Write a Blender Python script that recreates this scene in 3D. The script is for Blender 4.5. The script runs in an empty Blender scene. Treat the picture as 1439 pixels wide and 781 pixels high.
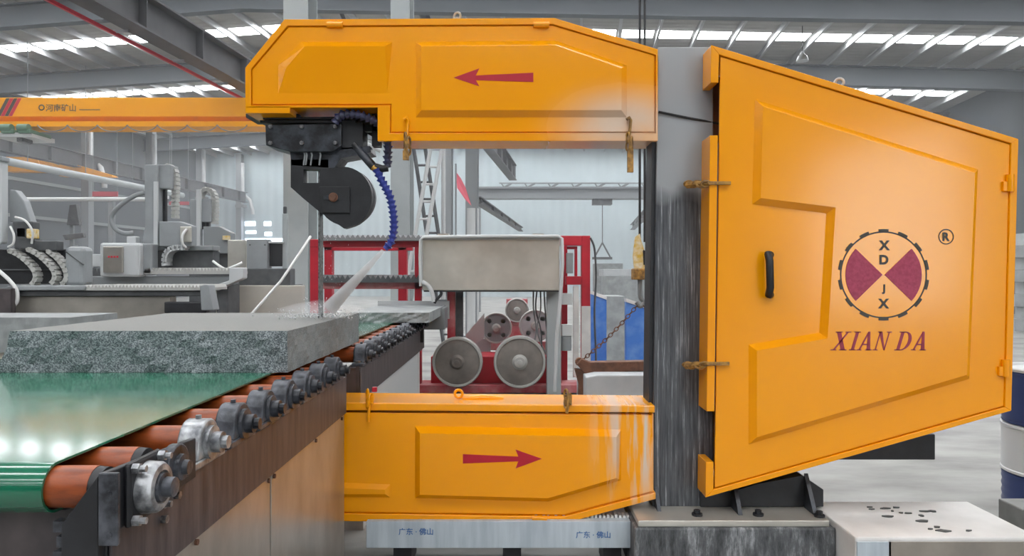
import bpy, bmesh, math, random
from mathutils import Vector, Matrix
random.seed(7)
R = math.radians
PI = math.pi
sc = bpy.context.scene
COL = sc.collection

# ------------------------------------------------------------------ camera, world, exposure
H = 1.6                                   # eye height
cam_d = bpy.data.cameras.new('camera'); cam = bpy.data.objects.new('camera', cam_d); COL.objects.link(cam)
cam.location = (0, 0, H); cam.rotation_euler = (R(90), 0, 0)
cam_d.sensor_width = 36.0; cam_d.lens = 36.0 * 1000 / 1439
cam_d.shift_y = -5.5 / 1439; cam_d.clip_end = 300
sc.camera = cam
w = bpy.data.worlds.new('overcast'); sc.world = w; w.use_nodes = True
w.node_tree.nodes['Background'].inputs[0].default_value = (0.93, 0.97, 1.0, 1)
w.node_tree.nodes['Background'].inputs[1].default_value = 5.0
sc.view_settings.view_transform = 'Standard'; sc.view_settings.look = 'None'
sc.view_settings.exposure = 0.64; sc.view_settings.gamma = 1.0; sc.view_settings.use_curve_mapping = False
sc.cycles.use_denoising = True
sc.cycles.max_bounces = 7; sc.cycles.diffuse_bounces = 4; sc.cycles.glossy_bounces = 3
sc.cycles.transparent_max_bounces = 12; sc.cycles.volume_bounces = 1
sc.cycles.caustics_reflective = False; sc.cycles.caustics_refractive = False
sc.cycles.sample_clamp_indirect = 6.0
SKYLIGHT = 16.0
HAZE = 0.0058

# ------------------------------------------------------------------ helpers
def P(px, py, Y):                          # photograph pixel at a chosen real depth -> world point
    return Vector(((px - 720) * Y / 1000, Y, H - (py - 385) * Y / 1000))
TH = math.atan(0.105); CT, ST = math.cos(TH), math.sin(TH)
def B(u, v, z):                            # hall axes (turned a little against the machine) -> world
    return Vector((u * CT + v * ST, -u * ST + v * CT, z))
def BI(px, Y):                             # hall coordinates of a pixel column at depth Y
    x = (px - 720) * Y / 1000
    return x * CT - Y * ST, x * ST + Y * CT
ORG = {}
def lin(c): return tuple(((v / 255) / 12.92 if v / 255 <= .04045 else ((v / 255 + .055) / 1.055) ** 2.4) for v in c)

class MB:
    def __init__(s, xf=None): s.v = []; s.f = []; s.xf = xf
    def add(s, vs, fs):
        n = len(s.v); s.v += [Vector(p) for p in vs]; s.f += [tuple(i + n for i in f) for f in fs]; return s
    def box(s, x0, x1, y0, y1, z0, z1):
        x0, x1 = min(x0, x1), max(x0, x1); y0, y1 = min(y0, y1), max(y0, y1); z0, z1 = min(z0, z1), max(z0, z1)
        return s.add([(x0,y0,z0),(x1,y0,z0),(x1,y1,z0),(x0,y1,z0),(x0,y0,z1),(x1,y0,z1),(x1,y1,z1),(x0,y1,z1)],
                     [(0,3,2,1),(4,5,6,7),(0,1,5,4),(1,2,6,5),(2,3,7,6),(3,0,4,7)])
    def pbox(s, px0, py0, px1, py1, Y0, Y1):
        a, b = P(px0, py0, Y0), P(px1, py1, Y0)
        return s.box(a.x, b.x, Y0, Y1, b.z, a.z)
    def prism(s, pts, y0, y1):             # pts (x,z) extruded along y
        ar = sum(pts[i][0]*pts[(i+1)%len(pts)][1]-pts[(i+1)%len(pts)][0]*pts[i][1] for i in range(len(pts)))
        if ar < 0: pts = pts[::-1]
        n = len(pts)
        vs = [(p[0], y0, p[1]) for p in pts] + [(p[0], y1, p[1]) for p in pts]
        fs = [tuple(range(n)), tuple(range(2*n-1, n-1, -1))] + [(i, i+n, (i+1)%n+n, (i+1)%n) for i in range(n)]
        return s.add(vs, fs)
    def pprism(s, pts, Y0, Y1):
        return s.prism([(P(a, b, Y0).x, P(a, b, Y0).z) for a, b in pts], Y0, Y1)
    def prismx(s, pts, x0, x1):            # pts (y,z) extruded along x
        ar = sum(pts[i][0]*pts[(i+1)%len(pts)][1]-pts[(i+1)%len(pts)][0]*pts[i][1] for i in range(len(pts)))
        if ar < 0: pts = pts[::-1]
        n = len(pts)
        vs = [(x0, p[0], p[1]) for p in pts] + [(x1, p[0], p[1]) for p in pts]
        fs = [tuple(range(n-1, -1, -1)), tuple(range(n, 2*n))] + [(i, (i+1)%n, (i+1)%n+n, i+n) for i in range(n)]
        return s.add(vs, fs)
    def cyl(s, p0, p1, r, n=16, r2=None, caps=True):
        p0, p1 = Vector(p0), Vector(p1); r2 = r if r2 is None else r2
        d = (p1 - p0).normalized(); a = d.orthogonal().normalized(); b = d.cross(a)
        vs = []
        for p, q in ((p0, r), (p1, r2)):
            for i in range(n):
                t = 2*PI*i/n; vs.append(p + (a*math.cos(t) + b*math.sin(t))*q)
        fs = [(i, (i+1)%n, (i+1)%n+n, i+n) for i in range(n)]
        if caps: fs += [tuple(range(n-1, -1, -1)), tuple(range(n, 2*n))]
        return s.add(vs, fs)
    def tube(s, pts, r, n=8):
        pts = [Vector(p) for p in pts]; m = len(pts); vs = []; prev = None
        for i, p in enumerate(pts):
            d = (pts[min(i+1, m-1)] - pts[max(i-1, 0)]).normalized()
            a = d.orthogonal().normalized() if prev is None else (prev - d*prev.dot(d)).normalized()
            prev = a; b = d.cross(a); q = r[i] if isinstance(r, (list, tuple)) else r
            for k in range(n):
                t = 2*PI*k/n; vs.append(p + (a*math.cos(t) + b*math.sin(t))*q)
        fs = [(i*n+k, i*n+(k+1)%n, (i+1)*n+(k+1)%n, (i+1)*n+k) for i in range(m-1) for k in range(n)]
        fs += [tuple(range(n-1, -1, -1)), tuple(range((m-1)*n, m*n))]
        return s.add(vs, fs)
    def lathe(s, c, axis, prof, n=24, caps=True):     # prof [(along, radius)]
        c = Vector(c); d = Vector(axis).normalized(); a = d.orthogonal().normalized(); b = d.cross(a); vs = []
        for t, q in prof:
            for k in range(n):
                g = 2*PI*k/n; vs.append(c + d*t + (a*math.cos(g) + b*math.sin(g))*max(q, 1e-4))
        m = len(prof)
        fs = [(i*n+k, i*n+(k+1)%n, (i+1)*n+(k+1)%n, (i+1)*n+k) for i in range(m-1) for k in range(n)]
        if caps: fs += [tuple(range(n-1, -1, -1)), tuple(range((m-1)*n, m*n))]
        return s.add(vs, fs)
    def torus(s, c, axis, Rr, r, n=14, m=6, sx=1.0, sdir=None):
        c = Vector(c); d = Vector(axis).normalized()
        a = (Vector(sdir).normalized() if sdir else d.orthogonal().normalized()); b = d.cross(a); vs = []
        for i in range(n):
            t = 2*PI*i/n; e = a*math.cos(t)*sx + b*math.sin(t); e0 = (a*math.cos(t) + b*math.sin(t)).normalized()
            for k in range(m):
                g = 2*PI*k/m; vs.append(c + e*Rr + (e0*math.cos(g) + d*math.sin(g))*r)
        return s.add(vs, [(i*m+k, ((i+1)%n)*m+k, ((i+1)%n)*m+(k+1)%m, i*m+(k+1)%m) for i in range(n) for k in range(m)])
    def emboss(s, outer, inner, y, ds):    # raised plate; outer/inner (x,z), ds depth of each inner corner
        n = len(outer)
        vs = [(p[0], y, p[1]) for p in outer] + [(p[0], y - d, p[1]) for p, d in zip(inner, ds)]
        fs = [(i, (i+1)%n, (i+1)%n+n, i+n) for i in range(n)] + [tuple(range(n, 2*n))]
        return s.add(vs, fs)
    def build(s, name, mat, parent=None, smooth=None, bevel=0, seg=2, org=None):
        vs = [s.xf(*p) for p in s.v] if s.xf else s.v
        if parent is not None: L = ORG[parent]
        elif org is not None: L = Vector(org)
        else:
            L = Vector((sum(p.x for p in vs)/len(vs), sum(p.y for p in vs)/len(vs), min(p.z for p in vs)))
        me = bpy.data.meshes.new(name); me.from_pydata([tuple(p - L) for p in vs], [], s.f); me.update()
        bm = bmesh.new(); bm.from_mesh(me); bmesh.ops.recalc_face_normals(bm, faces=bm.faces[:]); bm.to_mesh(me); bm.free()
        if smooth is not None:
            me.polygons.foreach_set('use_smooth', [True]*len(me.polygons)); me.set_sharp_from_angle(angle=R(smooth))
        o = bpy.data.objects.new(name, me); COL.objects.link(o)
        if parent is not None: o.parent = parent
        else: o.location = L
        ORG[o] = L
        me.materials.append(MT[mat])
        if bevel:
            b = o.modifiers.new('bevel', 'BEVEL'); b.width = bevel; b.segments = seg; b.limit_method = 'ANGLE'; b.angle_limit = R(40)
        return o
def thing(name, loc, label, cat, group=None):
    o = bpy.data.objects.new(name, None); COL.objects.link(o); o.location = Vector(loc); ORG[o] = Vector(loc)
    o.empty_display_size = .1
    return tag(o, label, cat, group)
def tag(o, label=None, cat=None, group=None, kind=None):
    if label: o['label'] = label
    if cat: o['category'] = cat
    if group: o['group'] = group
    if kind: o['kind'] = kind
    return o
def inst(src, name, parent, loc, rz=0, sc_=1.0):    # the same mesh again, at a world place, under another parent
    o = bpy.data.objects.new(name, src.data); COL.objects.link(o); o.parent = parent; o.scale = (sc_,)*3
    L = ORG[parent] if parent is not None else Vector((0, 0, 0)); o.location = Vector(loc) - L; o.rotation_euler.z = rz
    for m in src.modifiers:
        if m.type == 'BEVEL':
            b = o.modifiers.new('bevel', 'BEVEL'); b.width = m.width; b.segments = m.segments; b.limit_method = 'ANGLE'; b.angle_limit = m.angle_limit
    ORG[o] = Vector(loc) if not parent else ORG[parent]
    return o
def inset(pts, w):                         # polygon offset inwards
    n = len(pts); ar = sum(pts[i][0]*pts[(i+1)%n][1]-pts[(i+1)%n][0]*pts[i][1] for i in range(n)); sg = 1 if ar > 0 else -1
    out = []
    for i in range(n):
        a, b, c = Vector(pts[i-1]), Vector(pts[i]), Vector(pts[(i+1)%n])
        d1 = (b-a).normalized(); d2 = (c-b).normalized()
        n1 = Vector((-d1.y, d1.x))*sg; n2 = Vector((-d2.y, d2.x))*sg
        k = (n1+n2); k = k/max(k.dot(n1), .2); out.append(tuple(b + k*w))
    return out
def px2(pts, Y): return [(P(a, b, Y).x, P(a, b, Y).z) for a, b in pts]
def text_into(mb, string, c, h, y, bold=0.0, shear=0.0, thick=.0):
    cu = bpy.data.curves.new('t', 'FONT'); cu.body = string; cu.align_x = 'CENTER'; cu.offset = bold; cu.shear = shear; cu.size = 1
    cu.resolution_u = 4
    o = bpy.data.objects.new('t', cu); COL.objects.link(o)
    dg = bpy.context.evaluated_depsgraph_get(); me = bpy.data.meshes.new_from_object(o.evaluated_get(dg))
    vs = [v.co.copy() for v in me.vertices]; fs = [tuple(p.vertices) for p in me.polygons]
    bpy.data.objects.remove(o); bpy.data.curves.remove(cu); bpy.data.meshes.remove(me)
    if not vs: return mb
    y0 = min(p.y for p in vs); y1 = max(p.y for p in vs); x0 = min(p.x for p in vs); x1 = max(p.x for p in vs); k = h/(y1-y0)
    mb.add([(c[0] + (p.x-(x0+x1)/2)*k, y, c[1] + (p.y-(y0+y1)/2)*k) for p in vs], fs); return mb
def arc(cx, cz, r, a0, a1, n): return [(cx + r*math.cos(R(a0+(a1-a0)*i/n)), cz + r*math.sin(R(a0+(a1-a0)*i/n))) for i in range(n+1)]
def bez(p0, p1, p2, p3, n=14):
    p0, p1, p2, p3 = map(Vector, (p0, p1, p2, p3)); o = []
    for i in range(n+1):
        t = i/n; o.append(p0*(1-t)**3 + p1*3*t*(1-t)**2 + p2*3*t*t*(1-t) + p3*t**3)
    return o

# ------------------------------------------------------------------ materials
MT = {}
def nodes(name):
    m = bpy.data.materials.new(name); m.use_nodes = True; MT[name] = m
    nt = m.node_tree; return m, nt, nt.nodes['Principled BSDF'], nt.nodes, nt.links
def noise(nt, scale, detail=4, vec=None, mscale=None, rough=.55):
    n = nt.nodes.new('ShaderNodeTexNoise'); n.inputs['Scale'].default_value = scale; n.inputs['Detail'].default_value = detail
    n.inputs['Roughness'].default_value = rough
    tc = nt.nodes.new('ShaderNodeTexCoord')
    if mscale:
        mp = nt.nodes.new('ShaderNodeMapping'); mp.inputs['Scale'].default_value = mscale
        nt.links.new(tc.outputs['Object'], mp.inputs[0]); nt.links.new(mp.outputs[0], n.inputs['Vector'])
    else: nt.links.new(tc.outputs['Object'], n.inputs['Vector'])
    return n
def ramp(nt, src, stops):
    r = nt.nodes.new('ShaderNodeValToRGB'); e = r.color_ramp.elements
    while len(e) < len(stops): e.new(.5)
    for el, (p, c) in zip(e, stops): el.position = p; el.color = (c, c, c, 1) if isinstance(c, (int, float)) else (*c, 1)
    nt.links.new(src, r.inputs[0]); return r
def mixc(nt, fac, a, b):
    m = nt.nodes.new('ShaderNodeMix'); m.data_type = 'RGBA'
    if isinstance(fac, (int, float)): m.inputs[0].default_value = fac
    else: nt.links.new(fac, m.inputs[0])
    for i, c in ((6, a), (7, b)):
        if isinstance(c, tuple): m.inputs[i].default_value = (*c, 1)
        else: nt.links.new(c, m.inputs[i])
    return m.outputs[2]
def bump(nt, src, st, dist=.01):
    b = nt.nodes.new('ShaderNodeBump'); b.inputs['Strength'].default_value = st; b.inputs['Distance'].default_value = dist
    nt.links.new(src, b.inputs['Height']); nt.links.new(b.outputs[0], nt.nodes['Principled BSDF'].inputs['Normal'])
def M(name, rgb, rough=.5, metal=0.0, rgb2=None, scale=4, mscale=None, bm=0, bscale=40, coat=0, lo=.35, hi=.65, detail=5, spec=.5):
    m, nt, bs, N, L = nodes(name); c = lin(rgb)
    bs.inputs['Roughness'].default_value = rough; bs.inputs['Metallic'].default_value = metal
    bs.inputs['Specular IOR Level'].default_value = spec
    if coat: bs.inputs['Coat Weight'].default_value = coat; bs.inputs['Coat Roughness'].default_value = .19
    bs.inputs['Base Color'].default_value = (*c, 1)
    if rgb2:
        n = noise(nt, scale, detail, mscale=mscale); r = ramp(nt, n.outputs[0], [(lo, c), (hi, lin(rgb2))]); L.new(r.outputs[0], bs.inputs['Base Color'])
    if bm:
        n2 = noise(nt, bscale, 3); bump(nt, n2.outputs[0], bm, .005)
    return m
def emit(name, rgb, st):
    m = bpy.data.materials.new(name); m.use_nodes = True; MT[name] = m; nt = m.node_tree; nt.nodes.clear()
    e = nt.nodes.new('ShaderNodeEmission'); e.inputs[0].default_value = (*lin(rgb), 1); e.inputs[1].default_value = st
    o = nt.nodes.new('ShaderNodeOutputMaterial'); nt.links.new(e.outputs[0], o.inputs[0])
def yellow(name, patches=(), streak=0.0):  # glossy paint with dried stone-dust films at places of its own
    m, nt, bs, N, L = nodes(name)
    n = noise(nt, 1.2, 3); base = ramp(nt, n.outputs[0], [(.3, lin((238, 152, 0))), (.7, lin((244, 160, 1)))]).outputs[0]
    tc = N.new('ShaderNodeTexCoord'); tot = None
    nd = noise(nt, 3.0, 4)
    for (x, z, rx, rz, st) in patches:
        mp = N.new('ShaderNodeMapping'); mp.vector_type = 'TEXTURE'
        mp.inputs['Location'].default_value = (x, 0, z); mp.inputs['Scale'].default_value = (rx, 50, rz)
        L.new(tc.outputs['Object'], mp.inputs[0])
        g = N.new('ShaderNodeTexGradient'); g.gradient_type = 'SPHERICAL'; L.new(mp.outputs[0], g.inputs[0])
        ss = N.new('ShaderNodeMapRange'); ss.interpolation_type = 'SMOOTHERSTEP'; L.new(g.outputs['Fac'], ss.inputs[0])
        k = N.new('ShaderNodeMath'); k.operation = 'MULTIPLY'; k.inputs[1].default_value = min(st, 1.0); L.new(ss.outputs[0], k.inputs[0])
        if tot is None: tot = k.outputs[0]
        else:
            a = N.new('ShaderNodeMath'); a.operation = 'MAXIMUM'; L.new(tot, a.inputs[0]); L.new(k.outputs[0], a.inputs[1]); tot = a.outputs[0]
    if tot is not None:
        k = N.new('ShaderNodeMath'); k.operation = 'MULTIPLY'; L.new(tot, k.inputs[0])
        r = ramp(nt, nd.outputs[0], [(.3, .55), (.62, 1.0)]) if not streak else ramp(nt, noise(nt, 1.0, 5, mscale=(16, 1, 1.6)).outputs[0], [(.46, 0.0), (.6, 1.0)])
        L.new(r.outputs[0], k.inputs[1]); k.use_clamp = True
        base = mixc(nt, k.outputs[0], base, lin((205, 196, 184)))
        rr = N.new('ShaderNodeMapRange'); rr.inputs['To Min'].default_value = .25; rr.inputs['To Max'].default_value = .6
        L.new(k.outputs[0], rr.inputs[0]); L.new(rr.outputs[0], bs.inputs['Roughness'])
    else: bs.inputs['Roughness'].default_value = .25
    L.new(base, bs.inputs['Base Color']); bs.inputs['Coat Weight'].default_value = .5; bs.inputs['Coat Roughness'].default_value = .14; bs.inputs['Specular IOR Level'].default_value = .25
yellow('yellow')
M('crane_yellow', (246, 165, 4), .5, spec=.25)
M('red_print', (178, 22, 42), .45)
M('emblem_red', (168, 62, 88), .5, rgb2=(148, 44, 72), scale=60)
M('ink', (70, 66, 58), .6); M('blue_ink', (40, 92, 150), .6); M('plum', (150, 48, 66), .5)
M('black_rubber', (24, 25, 28), .5)
M('black_steel', (34, 35, 39), .5, .0, rgb2=(20, 21, 24), scale=9, bm=.2)
M('grimy_steel', (62, 66, 74), .38, .1, rgb2=(18, 19, 22), scale=14, bm=.5, bscale=30)
M('bearing_iron', (84, 87, 94), .35, .2, rgb2=(28, 30, 35), scale=22, bm=.35, bscale=60)
M('bearing_bright', (176, 178, 180), .35, .5, rgb2=(92, 94, 98), scale=30, bm=.3, bscale=60)
M('bolt_steel', (150, 150, 150), .35, .8, rgb2=(80, 80, 84), scale=60)
M('rail_brown', (86, 78, 78), .42, .1, rgb2=(52, 48, 51), scale=5, mscale=(1, 5, .7), bm=.12, bscale=20)
M('side_sheet', (190, 185, 176), .32, .7, rgb2=(166, 161, 152), scale=3, mscale=(1, 2, 1))
M('roller_orange', (156, 74, 26), .4, rgb2=(108, 48, 20), scale=18, mscale=(.4, 2, 2), bm=.1)
M('stainless', (212, 209, 200), .38, .6, rgb2=(184, 181, 172), scale=1.8)
M('grey_paint', (128, 132, 134), .45); M('machine_grey', (146, 150, 152), .45, rgb2=(132, 136, 138), scale=3)
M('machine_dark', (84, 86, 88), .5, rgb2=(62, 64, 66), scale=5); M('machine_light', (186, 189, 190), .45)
M('bellows', (120, 120, 122), .55); M('chain_grey', (176, 176, 172), .5)
M('column_grey', (164, 170, 170), .5, rgb2=(150, 156, 157), scale=1.2)
M('red_paint', (186, 22, 44), .45, rgb2=(160, 18, 38), scale=4)
M('dusty_red', (180, 60, 70), .6, rgb2=(190, 130, 130), scale=5)
M('white_dust', (214, 212, 208), .7, rgb2=(190, 188, 186), scale=5)
M('wheel_grey', (132, 126, 120), .6, rgb2=(106, 101, 96), scale=5); M('wheel_rim', (168, 168, 164), .5)
M('blue_paint', (44, 104, 184), .5, rgb2=(96, 140, 196), scale=4, lo=.45, hi=.75)
M('drum_blue', (42, 58, 104), .4); M('drum_white', (196, 198, 198), .4)
M('hose_blue', (52, 66, 150), .4); M('hose_blue_dark', (66, 70, 106), .4, rgb2=(40, 42, 62), scale=20)
M('rust', (120, 82, 62), .75, rgb2=(84, 58, 46), scale=12, bm=.4); M('rust_latch', (178, 132, 60), .6, rgb2=(110, 82, 48), scale=30)
M('brass', (170, 130, 60), .4, .6)
M('runway_grey', (84, 84, 86), .6, rgb2=(72, 72, 74), scale=2); M('rafter_blue', (86, 92, 98), .6)
M('purlin_steel', (168, 170, 170), .45, .3); M('conductor_red', (196, 34, 56), .5)
M('hoist_green', (90, 120, 100), .5); M('cable_black', (30, 30, 32), .5); M('cable_white', (214, 214, 212), .5)
M('hook_yellow', (206, 168, 60), .5, rgb2=(220, 212, 190), scale=20)
M('flag_red', (206, 96, 110), .8); M('pipe_white', (190, 192, 192), .5)
M('wall_left_m', (62, 68, 75), .7, rgb2=(52, 58, 64), scale=.4)
M('concrete', (214, 213, 210), .75, rgb2=(192, 191, 188), scale=2.2, bm=.25, bscale=9)
M('concrete_beige', (186, 180, 168), .75, rgb2=(168, 164, 156), scale=1.5)
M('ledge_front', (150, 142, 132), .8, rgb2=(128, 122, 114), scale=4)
M('beam_white', (186, 196, 202), .55, rgb2=(164, 174, 182), scale=3, mscale=(6, 1, .6))
M('far_slab', (150, 154, 154), .6, rgb2=(126, 130, 130), scale=6, bm=.5, bscale=10)
M('stone_white', (182, 185, 186), .6, rgb2=(164, 167, 169), scale=3)
M('stone_grey', (128, 129, 127), .7, rgb2=(108, 109, 107), scale=6)
M('block_dark', (84, 86, 84), .7, rgb2=(64, 66, 64), scale=6)
def column_mat():
    m, nt, bs, N, L = nodes('saw_column_m')
    n = noise(nt, 1, 7, mscale=(60, 1, 2.2), rough=.7); r = ramp(nt, n.outputs[0], [(.38, lin((56, 58, 62))), (.56, lin((92, 95, 99))), (.72, lin((186, 190, 194)))])
    n2 = noise(nt, 1.6, 3); f = ramp(nt, n2.outputs[0], [(.4, 0.0), (.62, 1.0)])
    tc = N.new('ShaderNodeTexCoord'); sp = N.new('ShaderNodeSeparateXYZ'); L.new(tc.outputs['Object'], sp.inputs[0])
    mr = N.new('ShaderNodeMapRange'); mr.inputs['From Min'].default_value = 1.9; mr.inputs['From Max'].default_value = 2.35; ad = N.new('ShaderNodeMath'); ad.operation = 'MULTIPLY_ADD'; ad.inputs[1].default_value = 1.1; L.new(n2.outputs[0], ad.inputs[0]); L.new(sp.outputs[2], ad.inputs[2])
    mr.inputs['From Min'].default_value = 2.55; mr.inputs['From Max'].default_value = 2.75; L.new(ad.outputs[0], mr.inputs[0])
    base = mixc(nt, mr.outputs[0], r.outputs[0], lin((150, 153, 155)))      # bare sheet above, water-streaked scale below
    L.new(base, bs.inputs['Base Color']); bs.inputs['Roughness'].default_value = .45; bs.inputs['Metallic'].default_value = .25
    bump(nt, n.outputs[0], .15, .004)
column_mat()
def plinth_mat():
    m, nt, bs, N, L = nodes('plinth_m')
    n = noise(nt, 1, 8, mscale=(14, 8, 3), rough=.75); r = ramp(nt, n.outputs[0], [(.36, lin((46, 48, 50))), (.52, lin((92, 94, 96))), (.7, lin((176, 178, 180)))])
    L.new(r.outputs[0], bs.inputs['Base Color']); bs.inputs['Roughness'].default_value = .7; bump(nt, n.outputs[0], .3, .006)
plinth_mat()
def granite(name, dark, mid, light, rough, flat=0.0):
    m, nt, bs, N, L = nodes(name)
    v = N.new('ShaderNodeTexVoronoi'); v.inputs['Scale'].default_value = 230; tc = N.new('ShaderNodeTexCoord'); L.new(tc.outputs['Object'], v.inputs['Vector'])
    sp = N.new('ShaderNodeSeparateColor'); L.new(v.outputs['Color'], sp.inputs[0])
    r = ramp(nt, sp.outputs[0], [(.0, lin(dark)), (.45, lin(mid)), (.95, lin(light))])
    n = noise(nt, 2.5, 3); base = mixc(nt, flat, r.outputs[0], lin(mid)) if flat else r.outputs[0]
    L.new(base, bs.inputs['Base Color']); bs.inputs['Roughness'].default_value = rough
    n2 = noise(nt, 60, 4); bump(nt, n2.outputs[0], .5 if not flat else .05, .004)
granite('granite_rough', (60, 67, 72), (100, 107, 110), (150, 156, 158), .75)
granite('granite_top', (84, 85, 84), (110, 110, 107), (134, 134, 131), .6, .75)
granite('granite_side', (72, 78, 80), (112, 117, 117), (152, 156, 156), .55, .55)
def belt_mat():
    m, nt, bs, N, L = nodes('belt_green')
    n = noise(nt, 3.0, 4); r = ramp(nt, n.outputs[0], [(.35, lin((14, 92, 66))), (.7, lin((28, 112, 84)))])
    L.new(r.outputs[0], bs.inputs['Base Color'])
    bs.inputs['Roughness'].default_value = .2
    bs.inputs['Coat Weight'].default_value = .7; bs.inputs['Coat Roughness'].default_value = .09
    n2 = noise(nt, 5, 4, mscale=(1, 4, 1)); bump(nt, n2.outputs[0], .05, .01)
belt_mat()
def floor_mat():
    m, nt, bs, N, L = nodes('floor_m')
    n = noise(nt, .9, 7, mscale=(1, 2.2, 1)); r = ramp(nt, n.outputs[0], [(.34, lin((112, 111, 108))), (.5, lin((138, 137, 133))), (.66, lin((154, 153, 149)))])
    L.new(r.outputs[0], bs.inputs['Base Color']); bs.inputs['Roughness'].default_value = .62; bump(nt, n.outputs[0], .15, .02)
floor_mat()
def ribbed(name, rgb, per, dirv, rough=.6, st=.6):
    m, nt, bs, N, L = nodes(name); bs.inputs['Base Color'].default_value = (*lin(rgb), 1); bs.inputs['Roughness'].default_value = rough
    tc = N.new('ShaderNodeTexCoord'); mp = N.new('ShaderNodeMapping'); mp.inputs['Rotation'].default_value = (0, 0, TH)
    wv = N.new('ShaderNodeTexWave'); wv.bands_direction = dirv; wv.inputs['Scale'].default_value = per; wv.inputs['Distortion'].default_value = 0
    L.new(tc.outputs['Object'], mp.inputs[0]); L.new(mp.outputs[0], wv.inputs['Vector']); bump(nt, wv.outputs[0], st, .03)
    n = noise(nt, .6, 3); r = ramp(nt, n.outputs[0], [(.3, lin(rgb)), (.7, tuple(c*.9 for c in lin(rgb)))]); L.new(r.outputs[0], bs.inputs['Base Color'])
ribbed('back_wall_m', (176, 190, 194), .5, 'X', st=.8)
ribbed('roof_m', (154, 151, 146), .9, 'Y', st=.3)
emit('skylight_m', (250, 252, 255), SKYLIGHT)
emit('window_m', (225, 238, 255), 4.0)
def spray_mat(name, a, scale):
    m, nt, bs, N, L = nodes(name); bs.inputs['Base Color'].default_value = (.85, .87, .88, 1); bs.inputs['Roughness'].default_value = .6
    n = noise(nt, scale, 4); r = ramp(nt, n.outputs[0], [(.35, 0.0), (.7, a)]); L.new(r.outputs[0], bs.inputs['Alpha'])
m, nt, bs, N, L = nodes('water_drop'); bs.inputs['Base Color'].default_value = (.9, .92, .94, 1); bs.inputs['Roughness'].default_value = .1

# ================================================================== THE HALL (structure)
U0, U1, V0, V1 = -28.0, 17.0, -27.0, 49.6
UR, HR, SL, SR = -10.9, H + 9.36, .035, .055
def roof_z(u): return HR - (UR - u)*SL if u < UR else HR - (u - UR)*SR
tag(MB(B).box(U0-4, U1+6, -28, V1+1, -.3, 0).build('floor', 'floor_m', org=(0, 0, 0)), kind='structure')
ROWS = [-23, -16, -9, -2, 5, 12, 19, 26, 33, 40, 47]; SW = .38
mb = MB(B); edges = [V0, V1+.4]
for a, b in zip(edges[0::2], edges[1::2]):
    for ua, ub in ((U0, UR), (UR, U1)):
        za, zb = roof_z(ua), roof_z(ub)
        mb.add([(ua,a,za),(ub,a,zb),(ub,b,zb),(ua,b,za),(ua,a,za+.06),(ub,a,zb+.06),(ub,b,zb+.06),(ua,b,za+.06)],
               [(0,3,2,1),(4,5,6,7),(0,1,5,4),(1,2,6,5),(2,3,7,6),(3,0,4,7)])
ceil = tag(mb.build('ceiling', 'roof_m', org=(0, 0, 0)), kind='structure')
SP = 1.34; us = [UR + SP*k for k in range(-13, 22) if U0 < UR + SP*k < U1]
protos = {}
for s, sl in ((-1, SL), (1, -SR)):         # one translucent panel of each slope
    g = MB(lambda u, v, z: B(u, v, z)); d = SP*sl; e = .12
    g.add([(e,-SW,d*.14-.012),(SP-e,-SW,d*.86-.012),(SP-e,SW,d*.86-.012),(e,SW,d*.14-.012),(e,-SW,d*.14+.02),(SP-e,-SW,d*.86+.02),(SP-e,SW,d*.86+.02),(e,SW,d*.14+.02)],
          [(0,3,2,1),(4,5,6,7),(0,1,5,4),(1,2,6,5),(2,3,7,6),(3,0,4,7)])
    p = g.build('skylight_panel', 'skylight_m', org=(0, 0, 0)); protos[s] = p
for r in ROWS:
    for u in us:
        if u + SP > U1 + .01: continue
        inst(protos[1 if u >= UR - .01 else -1], 'skylight_panel' if r > 22 else 'skylight_panel_offscreen', ceil, B(u, r, roof_z(u)))
for p in protos.values(): bpy.data.objects.remove(p)
pl = None                                   # Z-purlins running the length of the hall
for u in us:
    if pl is None:
        g = MB(B); g.box(-.04, .04, V0, V1, -.24, -.22); g.box(-.012, .012, V0, V1, -.22, -.02); g.box(-.04, .04, V0, V1, -.02, 0)
        pl = g.build('purlin', 'purlin_steel', org=(0, 0, 0)); pl.parent = ceil; pl.location = B(u, 0, roof_z(u)) - B(0, 0, 0); continue
    inst(pl, 'purlin', ceil, B(u, 0, roof_z(u)))
for v in (-20.4, -13.4, -6.4, 0.6, 7.6, 14.6, 21.6, 28.6, 35.6, 42.6):   # deep I-section rafters
    g = MB(B)
    for ua, ub in ((U0, UR), (UR, U1)):
        for (z0, z1, hv) in ((-.98, -.94, .16), (-.94, -.26, .02), (-.26, -.22, .16)):
            za, zb = roof_z(ua), roof_z(ub)
            g.add([(ua,v-hv,za+z0),(ub,v-hv,zb+z0),(ub,v+hv,zb+z0),(ua,v+hv,za+z0),(ua,v-hv,za+z1),(ub,v-hv,zb+z1),(ub,v+hv,zb+z1),(ua,v+hv,za+z1)],
                  [(0,3,2,1),(4,5,6,7),(0,1,5,4),(1,2,6,5),(2,3,7,6),(3,0,4,7)])
    g.build('rafter', 'rafter_blue', ceil)
tag(MB(B).box(-12.6, U1+2, V1, V1+.3, 0, 11.2).build('wall_back', 'back_wall_m', org=(0, 0, 0)), kind='structure')
tag(MB(B).box(U0-2, -12.6, V1, V1+.3, 0, 11.2).build('wall_back_bay', 'back_wall_m', org=(0, 0, 0)), kind='structure')
g = MB(B); g.box(U0-.3, U1+.3, V0-.3, V0, 0, 11)
tag(g.build('wall_front', 'wall_left_m', org=(0, 0, 0)), kind='structure')   # end wall behind the camera
wl = tag(MB(B).box(U0-.3, U0, V0, V1, 0, 11).build('wall_left', 'wall_left_m', org=(0, 0, 0)), kind='structure')
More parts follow.
